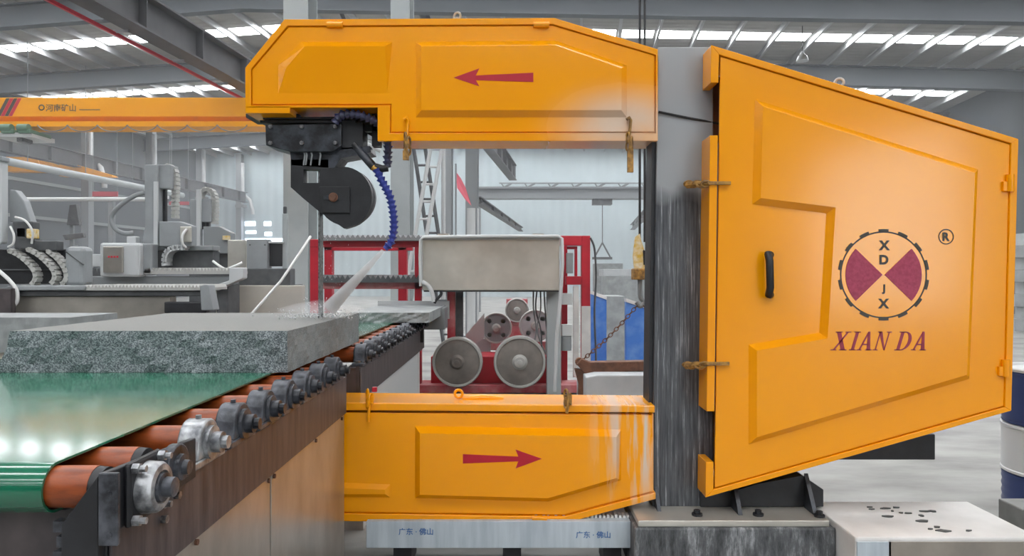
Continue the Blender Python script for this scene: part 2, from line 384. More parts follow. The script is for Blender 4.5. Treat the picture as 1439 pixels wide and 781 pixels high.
g = MB(B); g.box(U1, U1+.3, -15, V1, 0, 10.4); g.box(U1, U1+.3, V0, -25, 0, 10.4); g.box(U1, U1+.3, -25, -15, 7, 10.4)   # unseen opening in the side wall, placed so its light reflects in the cabinet door
tag(g.build('wall_right', 'wall_left_m', org=(0, 0, 0)), kind='structure')
for k, z in enumerate((2.6, 4.4, 6.2)):     # girts along the side wall
    MB(B).box(U0, U0+.12, V0, V1, z, z+.16).build('girt', 'grey_paint', wl)
for n, (a, b, c, d) in enumerate(((128, 310, 151, 333), (343, 311, 358, 317), (370, 311, 380, 317), (344, 324, 359, 328), (371, 326, 381, 331), (342, 335, 402, 341))):
    Y = 49.4/(CT + ST*((a+c)/2-720)/1000)
    ua, _ = BI(a, Y); ub, _ = BI(c, Y)
    tag(MB(B).box(ua, ub, V1-.06, V1+.02, P(0, d, Y).z, P(0, b, Y).z).build('window_%d' % (n+1), 'window_m'), kind='structure')

# hall columns
def h_column(name, px, Y, wd, z1, label, mat='column_grey', group='steel columns of the hall'):
    u, v = BI(px, Y); g = thing(name, B(u, v, 0), label, 'column', group)
    MB(B).box(u-wd/2, u+wd/2, v-wd/2, v-wd/2+.03, 0, z1).build('flange', mat, g)
    MB(B).box(u-wd/2, u+wd/2, v+wd/2-.03, v+wd/2, 0, z1).build('flange', mat, g)
    MB(B).box(u-.015, u+.015, v-wd/2+.03, v+wd/2-.03, 0, z1).build('web', mat, g)
    MB(B).box(u-wd*.75, u+wd*.75, v-wd*.75, v+wd*.75, 0, .04).build('base_plate', mat, g)
    return g, u, v
cg, cu_, cv_ = h_column('steel_column', 423, 16.5, .58, roof_z(-7)-.98, 'broad grey steel column behind the saw head, carrying the dark runway beam')
h_column('steel_column', 566, 15, .4, roof_z(-4)-.98, 'pale grey steel column standing beside the crossed ladders', group='steel columns of the hall')
h_column('steel_column', 629, 24, .34, roof_z(-5)-.98, 'slim dark grey column between the crossed ladders and the red flag', 'grey_paint')
g3, u3, v3 = h_column('steel_column', 664, 18.2, .3, 5.3, 'grey column with a white round jacket beside the red flag', 'grey_paint')
MB(B).cyl((u3, v3-.02, 0), (u3, v3-.02, P(0, 293, 18.2).z), .17, 20).build('jacket', 'pipe_white', g3, 40)
for k, px in enumerate((72, 174, 252, 312)):
    v = 33.4 + 5.27*k; u = -25.0
    g = thing('wall_column', B(u, v, 0), 'pale column with a cranked downpipe on the side wall of the hall', 'column', 'columns along the side wall')
    MB(B).box(u-.2, u+.2, v-.2, v+.2, 0, roof_z(u)-.2).build('shaft', 'grey_paint', g)
    MB(B).tube([(u+.35, v-.25, 9.6), (u+.35, v-.25, 7.4), (u+.9, v-.25, 6.9), (u+1.1, v-.25, 6.2), (u+1.1, v-.25, 5.9)], .13, 8).build('downpipe', 'pipe_white', g, 50)
    MB(B).box(u-.2, u+.5, v-.3, v+.1, 6.4, 6.6).build('bracket', 'grey_paint', g)

# runway beams of the overhead cranes
def runway(u, v0, v1, z0, dep, wf, label, name='runway_beam', stiff=1.6, mat='runway_grey'):
    g = thing(name, B(u, v0, z0), label, 'beam')
    MB(B).box(u-wf/2, u+wf/2, v0, v1, z0, z0+.03).build('bottom_flange', mat, g)
    MB(B).box(u-wf/2, u+wf/2, v0, v1, z0+dep-.03, z0+dep).build('top_flange', mat, g)
    MB(B).box(u-.012, u+.012, v0, v1, z0+.03, z0+dep-.03).build('web', mat, g)
    v = v0+.4
    while v < v1:
        MB(B).box(u-wf*.42, u+wf*.42, v-.012, v+.012, z0+.03, z0+dep-.03).build('stiffener', mat, g); v += stiff
    return g
rb = runway(-6.8, 5.0, 16.6, 5.3, .56, .34, 'dark steel runway beam with a red conductor bar along its side')
MB(B).box(-7.14, -7.10, 5.0, 16.6, 5.22, 5.27).build('conductor_bar', 'conductor_red', rb)
for k in range(8): MB(B).box(-7.14, -6.9, 5.6+1.5*k, 5.63+1.5*k, 5.26, 5.3).build('hanger', 'grey_paint', rb)
MB(B).cyl((-6.9, 15.5, 5.5), (-5.0, 16.9, 4.6), .05, 8).build('brace', 'pipe_white', rb)
runway(-2.9, 16.2, 28.0, 5.3, .6, .3, 'runway beam past the column with the white jacket')
runway(-3.0, 19.5, 32.5, 3.55, .2, .2, 'low steel beam with hanging brackets beyond the red flag', name='bracket_beam', stiff=2.4)
u, v = BI(912, 35); runway(u, v-2, 48, H+.084*35, .35, .3, 'pale runway beam against the far wall beyond the hook block', stiff=3)
runway(-24.2, 14, 48.5, 6.7, .7, .4, 'long dark runway beam along the side wall above the white duct', stiff=2.2)
g = thing('air_duct', B(-21.5, 20, 5.0), 'long white round duct hung along the side wall', 'duct')
MB(B).cyl((-21.5, 18, 5.8), (-21.5, 36, 5.8), .15, 14).build('duct_pipe', 'column_grey', g, 40)
for k in range(6): MB(B).box(-21.51, -21.49, 19+3.2*k, 19.02+3.2*k, 5.9, roof_z(-21.5)).build('hanger', 'grey_paint', g)
# bracing struts seen over the top of the arm
for k, (a, b, Y0, Y1) in enumerate((((455, -40), (485, 30), 22.3, 23.4), ((515, -60), (560, 30), 22.0, 23.2), ((565, -60), (600, 30), 22.0, 23.2))):
    g = MB(); g.cyl(P(*a, Y0), P(*b, Y1), (.07, .16, .16)[k], 6)
    tag(g.build('roof_brace', 'rafter_blue'), ('thin grey roof brace rising above the yellow upper arm beside the broad column', 'thick grey roof brace between two others above the yellow upper arm', 'thick grey roof brace above the yellow upper arm beside the eye bolt')[k], 'brace', 'roof braces over the saw')

# ------------------------------------------------------------------ overhead cranes
g = thing('overhead_crane', P(100, 178, 14), 'yellow overhead travelling crane girder with red and black end stripes', 'crane')
Y = 14.0
z0, z1, zt = P(0, 178, Y).z, P(0, 164, Y).z, P(0, 137, Y).z
xa, xb = -17.5, P(392, 0, Y).x
MB().box(xa, xb, Y, Y+.5, z1, zt).build('box_girder', 'crane_yellow', g, bevel=.01)
MB().prismx([(Y+.02, z1), (Y+.48, z1), (Y+.34, z0+.1), (Y+.16, z0+.1)], xa, xb).build('tapered_web', 'crane_yellow', g)
MB().box(xa, xb, Y-.03, Y+.53, z0, z0+.1).build('bottom_flange', 'crane_yellow', g)
for k, c in enumerate(('ink', 'conductor_red', 'ink', 'conductor_red')):
    x = 2 + k*5.5 - 4
    MB().pprism([(x+11, 138), (x+16, 138), (x+3, 163), (x-2, 163)], Y-.004, Y-.001).build('stripe', c, g)
q = MB(); c = P(86, 151.5, Y); text_into(q, '河南矿山', (c.x, c.z), .145, Y-.004, bold=.01); q.build('lettering', 'ink', g)
q = MB(); c = P(59, 151, Y); q.torus((c.x, Y-.003, c.z), (0, 1, 0), .05, .012, 16, 4); q.build('emblem', 'ink', g)
MB().pbox(112, 153.6, 141, 154.6, Y-.004, Y-.001).build('underline', 'ink', g)
for k in range(7):                          # festoon cable loops
    a, b = P(55+42*k, 176, Y), P(97+42*k, 176, Y); a.y = b.y = Y-.04
    dn = Vector((0, 0, .17)); MB().tube(bez(a, a.lerp(b, .15)-dn, b.lerp(a, .15)-dn, b, 12), .01, 5).build('festoon_cable', 'grey_paint', g, 60)
h = thing('hoist_trolley', P(20, 196, 13.8), 'green hoist trolley hung under the yellow crane girder', 'hoist')
MB().pbox(-10, 186, 45, 192, 13.8, 14.5).build('frame', 'pipe_white', h)
for px in (10, 34):
    c = P(px, 180, 13.8); MB().cyl(c+Vector((-.1, 0, 0)), c+Vector((.1, 0, 0)), .08, 14).build('drum', 'hoist_green', h, 40)
    MB().pbox(px-9, 181, px+9, 187, 13.75, 14.4).build('motor', 'hoist_green', h, bevel=.02)
MB().pbox(24, 192, 32, 199, 13.9, 14.2).build('hook_block', 'bolt_steel', h)
g = thing('overhead_crane', B(-24, 28, 5.3), 'distant orange crane girder behind the white duct', 'crane')
Y = 34.0
MB().pprism([(9, 220), (52, 221), (60, 241), (9, 241)], Y, Y+.5).build('girder', 'crane_yellow', g)
MB().pprism([(84, 231), (110, 232), (158, 246), (158, 248), (84, 247)], Y, Y+.5).build('girder_end', 'crane_yellow', g)
MB().pprism([(52, 223), (86, 233), (86, 245), (56, 239)], Y+.05, Y+.45).build('web', 'crane_yellow', g)
g = thing('overhead_crane', P(790, 280, 30), 'grey crane girder with a trussed handrail spanning before the pale far wall', 'crane')
Y = 30.0; xa, xb = P(672, 0, Y).x, P(1010, 0, Y).x
MB().box(xa, xb, Y, Y+.4, P(0, 275, Y).z, P(0, 265, Y).z).build('web', 'grey_paint', g)
MB().box(xa, xb, Y-.12, Y+.5, P(0, 279, Y).z, P(0, 275, Y).z).build('bottom_flange', 'grey_paint', g)
MB().box(xa, xb, Y-.12, Y+.5, P(0, 265, Y).z, P(0, 262.5, Y).z).build('top_flange', 'grey_paint', g)
MB().box(P(702, 0, Y).x, xb, Y+.1, Y+.16, P(0, 257.6, Y).z, P(0, 256, Y).z).build('handrail', 'grey_paint', g)
MB().box(P(671, 0, Y).x, P(676, 0, Y).x, Y+.1, Y+.3, 0, P(0, 278, Y).z).build('support_post', 'grey_paint', g)
for k in range(9):
    a, b = P(709+33*k, 263, Y), P(719+33*k, 257, Y); a.y = b.y = Y+.13
    MB().cyl(a, b, .05, 6).build('diagonal', 'grey_paint', g)
    a, b = P(709+33*k, 263, Y), P(705+33*k, 257, Y); a.y = b.y = Y+.13
    MB().cyl(a, b, .03, 6).build('diagonal', 'grey_paint', g)
g = thing('hoist_spreader', P(848, 365, 30), 'small grey hoist with a triangular spreader hanging below the far crane girder', 'hoist')
MB().pbox(834, 276.5, 861, 287, 30, 30.5).build('hoist_body', 'machine_dark', g)
for a, b, r in (((847, 287), (847, 341), .02), ((847, 341), (836, 361), .035), ((847, 341), (858, 361), .035)):
    MB().cyl(P(*a, 30.2), P(*b, 30.2), r, 6).build('cable', 'machine_dark', g)
MB().pbox(833, 361, 861, 364.5, 30.15, 30.25).build('spreader_bar', 'machine_dark', g)
# ceiling lamp
g = thing('pendant_lamp', P(1128, 86, 24), 'small bell-shaped pendant lamp hanging from the roof beside the cabinet top', 'lamp')
c = P(1128, 86, 24); MB().lathe(c, (0, 0, 1), [(0, .2), (.02, .2), (.16, .15), (.24, .07), (.3, .06), (.34, .02)], 16).build('shade', 'pipe_white', g, 40)
MB().cyl(c+Vector((0, 0, .3)), Vector((c.x, c.y, 10.2)), .012, 6).build('rod', 'cable_black', g)

# ================================================================== THE STONE BAND SAW
SX, SY = .9, 3.95
saw = thing('band_saw', (SX, SY, 0), 'large yellow stone band saw with red arrows, grey column and emblem cabinet', 'saw machine')
def rel(px, py, rx, rz, st, Y=3.9):
    p = P(px, py, Y); return (p.x - SX, p.z, rx*Y/1000, rz*Y/1000, st)
yellow('yellow_upper', [rel(880, 178, 150, 80, .8)])
yellow('yellow_lower', [rel(895, 610, 85, 150, 1.0)], streak=1)
yellow('yellow_door')
# ---- column
g = MB(); g.pprism([(925, 66), (1003, 66), (1003, 712), (917, 712)], 3.95, 4.10)
MB.build(g, 'column', 'saw_column_m', saw, bevel=.006)
MB().pprism([(917, 190), (923.5, 190), (918.5, 575), (912, 575)], 3.97, 4.14).build('column_edge', 'black_steel', saw)
g = MB(); g.pprism([(1010, 110), (1090, 140), (1090, 660), (1010, 660)], 4.12, 4.55); g.build('column_stem', 'black_steel', saw)
# ---- upper arm
YU, YB = 3.9, 4.2
arm = MB(); arm.pprism([(347, 96), (401, 30), (780, 28), (923, 71), (923, 196), (533, 196), (533, 151), (347, 151)], YU+.008, YB)
ua = arm.build('upper_arm', 'yellow_upper', saw, bevel=.004)
def ring(outer, inner, Y0, Y1):             # a flat frame between two outlines
    g = MB(); n = len(outer); o = px2(outer, Y0); i = px2(inner, Y0)
    vs = [(p[0], Y0, p[1]) for p in o] + [(p[0], Y0, p[1]) for p in i] + [(p[0], Y1, p[1]) for p in o] + [(p[0], Y1, p[1]) for p in i]
    fs = []
    for k in range(n):
        j = (k+1) % n
        fs += [(k, j, j+n, k+n), (k+2*n, k+3*n, j+3*n, j+2*n), (k, k+2*n, j+2*n, j), (k+n, j+n, j+3*n, k+3*n)]
    return g.add(vs, fs)
ring([(345, 95), (400, 27), (780, 25), (925, 69), (925, 198), (531, 198), (531, 151), (345, 151)],
     [(353, 97), (404.5, 36), (778, 34), (922.5, 77), (922.5, 187), (548.5, 187), (548.5, 148), (353, 148)], YU-.012, YU+.02).build('arm_flange', 'yellow_upper', ua, bevel=.003)
MB().pbox(345, 149, 408, 159, YU-.012, YB-.03).build('lower_lip', 'yellow_upper', ua, bevel=.003)
panel_pts = [(355, 98.5), (405.5, 38.5), (777, 36.5), (920, 78), (920, 185), (550.5, 185), (550.5, 146), (355, 146)]
dp = MB().pprism(panel_pts, YU-.004, YU+.012).build('door_panel', 'yellow_upper', ua, bevel=.002)
ys = YU - .004
o = px2([(392, 131), (392, 92), (424, 59), (552, 59), (552, 131)], YU); i = px2([(401, 129), (404, 97), (431, 67.5), (543, 67.5), (545, 129)], YU)
MB().emboss(o, i, ys, [.001, .015, .028, .028, .001]).build('raised_panel', 'yellow_upper', ua)
o = px2([(585, 59), (782, 57.5), (881, 92), (881, 165), (585, 165)], YU); i = inset(o, 8.5*.0039)
MB().emboss(o, i, ys, [.028]*5).build('raised_panel', 'yellow_upper', ua)
def arrow(pts, y, par): MB().pprism(pts, y-.0025, y-.0005).build('arrow_mark', 'red_print', par)
arrow([(638, 109), (674, 96), (669, 106), (750, 102), (750, 115), (669, 112.5), (674, 121)], ys-.028, ua)
for a in (472, 761):
    c0, c1 = P(a-11, 36, YU), P(a+11, 36, YU); c0.y = c1.y = YU-.014
    MB().cyl(c0, c1, .016, 10).build('hinge', 'yellow', ua, 50)
for px in (572, 885):                        # toggle latches under the arm edge
    g = MB(); a, b = P(px, 164, YU), P(px, 190, YU); a.y = b.y = YU-.022
    g.tube([P(px-4, 168, YU-.02), P(px, 165, YU-.02), P(px+2, 169, YU-.02), P(px, 190, YU-.022)], .009, 6)
    g.build('latch_hook', 'yellow' if px < 700 else 'rust_latch', ua, 50)
    g = MB()
    for k in range(4): g.torus(P(px+(3 if k % 2 else -2), 193+6*k, YU-.025), (1, .4*(-1)**k, .2), .018, .006, 10, 5, 1.5, (0, 0, 1))
    g.box(P(px-4, 0, YU).x, P(px+4, 0, YU).x, YU-.04, YU-.015, P(0, 226 if px < 700 else 243, YU).z, P(0, 213, YU).z)
    g.build('latch_chain', 'rust_latch', ua, 50)
g = MB(); g.torus(P(643, 23, 4.05), (.5, 1, 0), .022, .007, 12, 6); g.cyl(P(643, 25, 4.05), P(643, 30, 4.05), .012, 8); g.build('eye_bolt', 'wheel_rim', ua, 60)
g = MB(); g.pbox(346, 160, 420, 165, 4.0, 4.19); g.build('blade_guard', 'black_steel', ua)
# sheet linings of the wheel opening
g = MB(); g.pprism([(455, 150), (531, 150), (531, 180), (490, 172)], 4.17, 4.19); g.build('splash_sheet', 'grey_paint', ua)
g = MB(); g.pprism([(500, 152), (546, 152), (546, 205), (500, 178)], 4.205, 4.22); g.build('guard_plate', 'black_steel', ua)
# ---- lower arm
low = MB(); low.pprism([(330, 578), (919, 581), (919, 692), (795, 724), (330, 718)], YU+.008, 4.18); la = low.build('lower_arm', 'yellow_lower', saw, bevel=.004)
MB().pprism([(330, 564), (921, 569.5), (921, 580), (330, 575.5)], YU-.018, 4.21).build('lid', 'yellow_lower', la, bevel=.006)
dpl = MB().pprism([(330, 578), (917, 583), (917, 690), (792, 723), (330, 716.5)], YU-.006, YU+.012).build('door_panel', 'yellow_lower', la, bevel=.002)
MB().pprism([(330, 719), (793, 726), (918, 693), (922, 692), (922, 701), (795, 735), (330, 731)], YU-.016, 4.18).build('bottom_flange', 'yellow_lower', la, bevel=.003)
yl = YU - .006
o = px2([(584, 598), (873, 603), (873, 674), (771, 704), (584, 699)], YU); MB().emboss(o, inset(o, 8*.0039), yl, [.042]*5).build('raised_panel', 'yellow_lower', la)
o = px2([(360, 672), (549, 680), (549, 698), (360, 698)], YU); MB().emboss(o, inset(o, 6*.0039), yl, [.022]*4).build('raised_panel', 'yellow_lower', la)
arrow([(651, 638), (729, 641.5), (725, 631.5), (762, 644.5), (725, 658), (729, 648), (651, 651)], yl-.042, la)
for px, col in ((520, 'yellow'), (799, 'rust_latch')):
    g = MB(); g.tube([P(px-2, 592 if px < 700 else 580, YU-.02), P(px-1, 572, YU-.03), P(px+3, 553, YU-.01)], .009, 6)
    for k in range(3): g.torus(P(px+(2 if k % 2 else -3), 566-6*k, YU-.035), (1, .5*(-1)**k, .3), .02, .006, 10, 5, 1.4, (0, 0, 1))
    g.pbox(px-5, 555, px+5, 569, YU-.03, YU-.01); g.build('toggle_latch', col, la, 50)
MB().pbox(523, 544, 530, 551, YU-.03, YU-.01).build('latch_grip', 'red_print', la, bevel=.004)
g = MB(); g.torus(P(645, 553, 4.02), (.1, 1, 0), .022, .008, 12, 6); g.build('lifting_ring', 'yellow', la, 60)
g = MB(); g.tube([P(650, 560, 4.03), P(680, 559, 4.04), P(708, 561, 4.04)], [.012, .02, .016], 8); g.build('lid_handle', 'yellow', la, 60)
g = MB(); a, b = P(748, 727, YU-.02), P(769, 729, YU-.02); g.cyl(a, b, .014, 10); g.build('hinge', 'yellow', la, 50)
# ---- wheel cabinet
YC, YCB = 3.8, 4.1
cab_o = [(1000, 63), (1432, 195), (1422, 577), (992, 699)]
cab_i = [(1011, 76.5), (1421.5, 201), (1413, 572), (1003, 688)]
cb = MB(); cb.pprism([(1046, 80), (1430, 197), (1420, 575), (1038, 682)], YC+.01, YCB)
wc = cb.build('wheel_cabinet', 'yellow_door', saw, bevel=.004)
# frame: top, right and bottom bars, left bar in three lengths with open slots between
def bar(pts, n='cabinet_frame', y0=YC-.014, y1=YCB, mat='yellow_door'): return MB().pprism(pts, y0, y1).build(n, mat, wc, bevel=.003)
bar([(1000, 63), (1432, 195), (1421.5, 201), (1011, 76.5)])
bar([(1432, 195), (1422, 577), (1413, 572), (1421.5, 201)])
bar([(1422, 577), (992, 699), (1003, 688), (1413, 572)])
for (ya, yb) in ((63, 116), (190, 578), (649, 699)):
    t0, t1 = (ya-63)/636, (yb-63)/636
    lx = lambda t: 1000 - 8*t
    rx = lambda t: 1011 - 8*t
    bar([(lx(t0), ya), (rx(t0), ya + (13.5 if ya == 63 else 0)), (rx(t1), yb - (11 if yb == 699 else 0)), (lx(t1), yb)])
g = MB(); g.pprism([(985, 108), (1036, 108), (1036, 198), (985, 198)], 3.99, 4.05); g.build('slot_lining', 'rust', wc)
g = MB(); g.pprism([(978, 570), (1030, 570), (1030, 660), (978, 660)], 3.99, 4.05); g.build('slot_lining', 'grey_paint', wc)
door = MB().pprism([(1013, 79.5), (1419.5, 203), (1411, 570), (1005, 685)], YC-.004, YC+.012).build('cabinet_door', 'yellow_door', wc, bevel=.002)
yd = YC - .004
o = px2([(1061, 140), (1374, 238), (1362, 532), (1052, 624), (1052, 484), (1151, 467), (1161, 300), (1057, 287)], YC)
dD = .032; MB().emboss(o, inset(o, 9*.0038), yd, [dD]*8).build('raised_panel', 'yellow_door', wc)
ye = yd - dD
g = MB(); g.tube([P(1083, 358, YC-.005), P(1080, 357, YC-.05), P(1082, 366, YC-.062), P(1083, 404, YC-.062), P(1081, 414, YC-.05), P(1083, 414, YC-.005)], .02, 10); g.build('door_handle', 'black_rubber', wc, 60)
for px, py in ((1420, 257), (1414, 517)):
    g = MB(); g.cyl(P(px, py-12, YC-.016), P(px, py+12, YC-.016), .019, 10); g.pbox(px-9, py-2, px, py+11, YC-.02, YC); g.build('hinge', 'yellow', wc, 50)
for px, py in ((1004, 257), (1002, 511)):
    g = MB(); g.pbox(px-8, py-2.5, px+24, py+2.5, YC-.026, YC-.014); g.build('latch_bar', 'rust_latch', wc, bevel=.003)
    g = MB()
    for k in range(5): g.torus(P(px-12-6*k, py+1+(k % 2)*2, YC-.01+.03*k), (.3, 1*(-1)**k, .6), .017, .006, 10, 5, 1.4, (1, 0, 0))
    g.tube([P(px-6, py, YC-.02), P(px-22, py+1, YC+.03), P(px-37, py+3, YC+.1)], [.012, .014, .02], 7); g.build('latch_chain', 'rust_latch', wc, 50)
g = MB(); q = P(1180, 116, 3.95); g.torus(q, (.4, 1, 0), .022, .008, 12, 6); g.cyl(q-Vector((0, 0, .08)), q-Vector((0, 0, .02)), .012, 8); g.build('eye_bolt', 'wheel_rim', wc, 60)
# emblem
cx, cz = P(1237, 386, YC).x, P(1237, 386, YC).z; k = .0038
g = MB(); ro = arc(cx, cz, 60.6*k, 0, 360, 64)[:-1]; ri = arc(cx, cz, 58.6*k, 0, 360, 64)[:-1]
for j in range(64):
    jj = (j+1) % 64; g.add([(ro[j][0], ye-.001, ro[j][1]), (ro[jj][0], ye-.001, ro[jj][1]), (ri[jj][0], ye-.001, ri[jj][1]), (ri[j][0], ye-.001, ri[j][1])], [(0, 1, 2, 3)])
for j in range(14):
    a = 90 + j*360/14; pts = arc(cx, cz, 63.6*k, a-6.3, a+6.3, 4) + arc(cx, cz, 60.2*k, a+6.3, a-6.3, 4); g.prism(pts, ye-.003, ye-.0005)
g.build('emblem_ring', 'ink', wc)
for s in (0, 180):
    g = MB(); pts = [(cx + (1.5 if s else -1.5)*-k, cz)] + arc(cx, cz, 53*k, s-43, s+43, 12); g.prism(pts, ye-.003, ye-.0005); g.build('emblem_fan', 'emblem_red', wc)
for ch, x, y in (('X', 1238, 345), ('D', 1237.5, 365), ('J', 1237, 406), ('X', 1237, 426)):
    g = MB(); c = P(x, y, YC); text_into(g, ch, (c.x, c.z), 13.5*k, ye-.002, bold=.045); g.build('letter', 'ink', wc)
g = MB(); c = P(1324, 333, YC); text_into(g, 'R', (c.x, c.z), 12*k, ye-.002, bold=.045)
ro = arc(c.x, c.z, 10.8*k, 0, 360, 32)[:-1]; ri = arc(c.x, c.z, 9.4*k, 0, 360, 32)[:-1]
for j in range(32):
    jj = (j+1) % 32; g.add([(ro[j][0], ye-.002, ro[j][1]), (ro[jj][0], ye-.002, ro[jj][1]), (ri[jj][0], ye-.002, ri[jj][1]), (ri[j][0], ye-.002, ri[j][1])], [(0, 1, 2, 3)])
g.build('registered_mark', 'ink', wc)
# serif italic capitals
def rc(a, b, c, d): return [(a, c), (b, c), (b, d), (a, d)]
GL = {
 'X': [[(.06, 1), (.30, 1), (.84, 0), (.60, 0)], [(.68, 1), (.78, 1), (.22, 0), (.12, 0)], rc(0, .40, .95, 1), rc(.56, .90, .95, 1), rc(0, .34, 0, .05), rc(.5, .92, 0, .05)],
 'I': [rc(.12, .32, 0, 1), rc(0, .44, .95, 1), rc(0, .44, 0, .05)],
 'A': [[(.40, 1), (.46, .86), (.20, 0), (.10, 0)], [(.38, 1), (.52, 1), (.86, 0), (.62, 0)], rc(.24, .66, .28, .35), rc(0, .30, 0, .05), rc(.54, .94, 0, .05)],
 'N': [rc(.13, .21, 0, 1), [(.06, 1), (.30, 1), (.86, 0), (.78, 0)], rc(.78, .86, 0, 1), rc(0, .30, .95, 1), rc(0, .34, 0, .05), rc(.64, 1, .95, 1)],
 'D': [rc(.12, .32, 0, 1), rc(0, .46, .95, 1), rc(0, .46, 0, .05)],
}
def letter(ch, x0, wpx):
    g = MB(); c = P(x0, 491, YC); hh = 26*k; ww = wpx*k
    def place(pts): return [(c.x + a*ww + b*hh*.30, c.z + b*hh) for a, b in pts]
    for poly in GL[ch]: g.prism(place(poly), ye-.002, ye-.0005)
    if ch == 'D':
        n = 10; out = [(.42 + .52*math.sin(PI*i/n), .5 + .5*math.cos(PI*i/n)) for i in range(n+1)]; inn = [(.42 + .30*math.sin(PI*i/n), .5 + .45*math.cos(PI*i/n)) for i in range(n+1)]
        for i in range(n): g.prism(place([out[i], out[i+1], inn[i+1], inn[i]]), ye-.002, ye-.0005)
    g.build('letter', 'plum', wc)
for ch, x0, wp in (('X', 1163, 24), ('I', 1189, 20), ('A', 1199.5, 22), ('N', 1222, 19), ('D', 1252, 21), ('A', 1275, 22)): letter(ch, x0, wp)
# ---- base
MB().box(.66, 1.66, 3.72, 4.5, .279, .312).build('base_plate', 'stainless', saw, bevel=.004)
MB().pprism([(1032, 712), (1032, 690), (1062, 680), (1128, 668), (1158, 688), (1158, 712)], 3.93, 4.3).build('foot_block', 'black_steel', saw, bevel=.004)
MB().pprism([(985, 712), (985, 690), (1032, 690), (1032, 712)], 3.93, 4.3).build('foot_block', 'black_steel', saw)
for px in (1033, 1136): MB().prismx([(3.93, .31), (3.80, .31), (3.93, .5)], P(px, 0, 3.9).x-.01, P(px, 0, 3.9).x+.012).build('gusset', 'grimy_steel', saw)
MB().prismx([(3.95, .31), (3.86, .31), (3.95, .42)], .79, .81).build('gusset', 'grimy_steel', saw)
for px, Y in ((980, 3.8), (1066, 3.8), (1152, 3.78)):
    c = Vector(((px-720)*Y/1000, Y, .312)); g = MB(); g.cyl(c, c+Vector((0, 0, .012)), .028, 12); g.cyl(c+Vector((0, 0, .012)), c+Vector((0, 0, .03)), .017, 6); g.build('anchor_bolt', 'black_steel', saw)
MB().pbox(1060, 610, 1315, 646, 4.14, 4.5).build('counterweight', 'black_steel', saw, bevel=.006)
g = MB(); g.tube([P(926, 157, 3.94), P(965, 165, 3.94), P(1012, 174, 3.96)], .006, 6); g.build('tension_wire', 'cable_black', saw)
# ---- saw head under the arm: blade guide box, wheel guard, hoses
gh = MB(); gh.pprism([(373, 175), (480, 174), (480, 205), (468, 213), (408, 213), (374, 204)], 3.97, 4.17); gb = gh.build('guide_box', 'grimy_steel', saw, bevel=.004)
for a, b in ((373, 171), (372, 166)): MB().pbox(a-7+(171-b), b-2, 500, b+1.5, 4.0, 4.19).build('guide_plate', 'black_steel', gb)
for a, b in ((381, 178), (381, 201), (472, 178), (472, 201), (425, 178), (425, 201)):
    g = MB(); c = P(a, b, 3.97); g.cyl(c, c-Vector((0, .012, 0)), .012, 6); g.build('bolt', 'bolt_steel', gb)
g = MB(); g.pprism([(408, 213), (520, 205), (522, 214), (480, 222), (470, 236), (410, 232)], 4.0, 4.16); g.build('guide_bracket', 'grimy_steel', gb)
g = MB(); g.pprism([(480, 172), (510, 172), (510, 208), (480, 210)], 4.0, 4.14); g.build('guide_block', 'black_steel', gb)
g = MB(); g.pbox(497, 160, 506, 210, 4.05, 4.12); g.pbox(523, 160, 534, 205, 4.05, 4.12); g.pbox(497, 176, 534, 184, 4.05, 4.1); g.build('guide_bracket', 'black_steel', gb)
for px in (427, 437, 449, 430): MB().tube([P(px, 210, 3.99), P(px+2, 218, 3.985), P(px, 232, 3.99)], .005, 5).build('water_pipe', 'grey_paint', gb, 60)
Yw = 4.0
out = [(409, 225), (428, 225), (428, 236), (468, 236), (470, 234)]
circ = [(482 + 41*math.cos(R(a)), 277 - 43*math.sin(R(a))) for a in range(100, -71, -10)]
guard = [(409, 224), (452, 224), (452, 234)] + circ + [(484, 321), (448, 296), (409, 263)]
win = [(426, 238), (449, 238), (450, 248), (449, 258), (427, 257)]
gm = MB(); gm.pprism([(409, 224), (427, 224), (427, 258), (427, 279), (409, 263)], Yw, Yw+.07)
gm.pprism([(427, 224), (450, 224), (450, 238), (427, 238)], Yw, Yw+.07)
gm.pprism([(427, 257), (450, 257), (450, 298), (427, 279)], Yw, Yw+.07)
gm.pprism([(450, 224), (462, 224), (462, 236)] + circ + [(484, 321), (450, 298)], Yw, Yw+.07)
wg = gm.build('wheel_guard', 'black_steel', saw)
g = MB(); g.pprism([(449, 262), (492, 262), (492, 299), (452, 299)], Yw-.012, Yw); g.build('guard_cover', 'black_steel', wg, bevel=.003)
g = MB(); g.pprism([(455, 274), (477, 274), (477, 280), (455, 280)], Yw-.016, Yw-.01); g.build('slot_plate', 'grimy_steel', wg)  # raised plate added in place of the cover's recessed slot
g = MB(); c = P(469, 277, Yw-.016); g.cyl(c, c-Vector((0, .02, 0)), .02, 6); g.cyl(c, c-Vector((0, .006, 0)), .026, 14); g.build('axle_bolt', 'rust', wg, 40)
g = MB(); c = P(487, 277, Yw+.075); g.lathe(c, (0, 1, 0), [(0, .155), (.004, .163), (.05, .163), (.054, .155)], 40); g.build('guide_wheel', 'grimy_steel', wg, 40)
MB().pbox(447.6, 200, 449.4, 447, 4.03, 4.11).build('saw_blade', 'bolt_steel', saw)
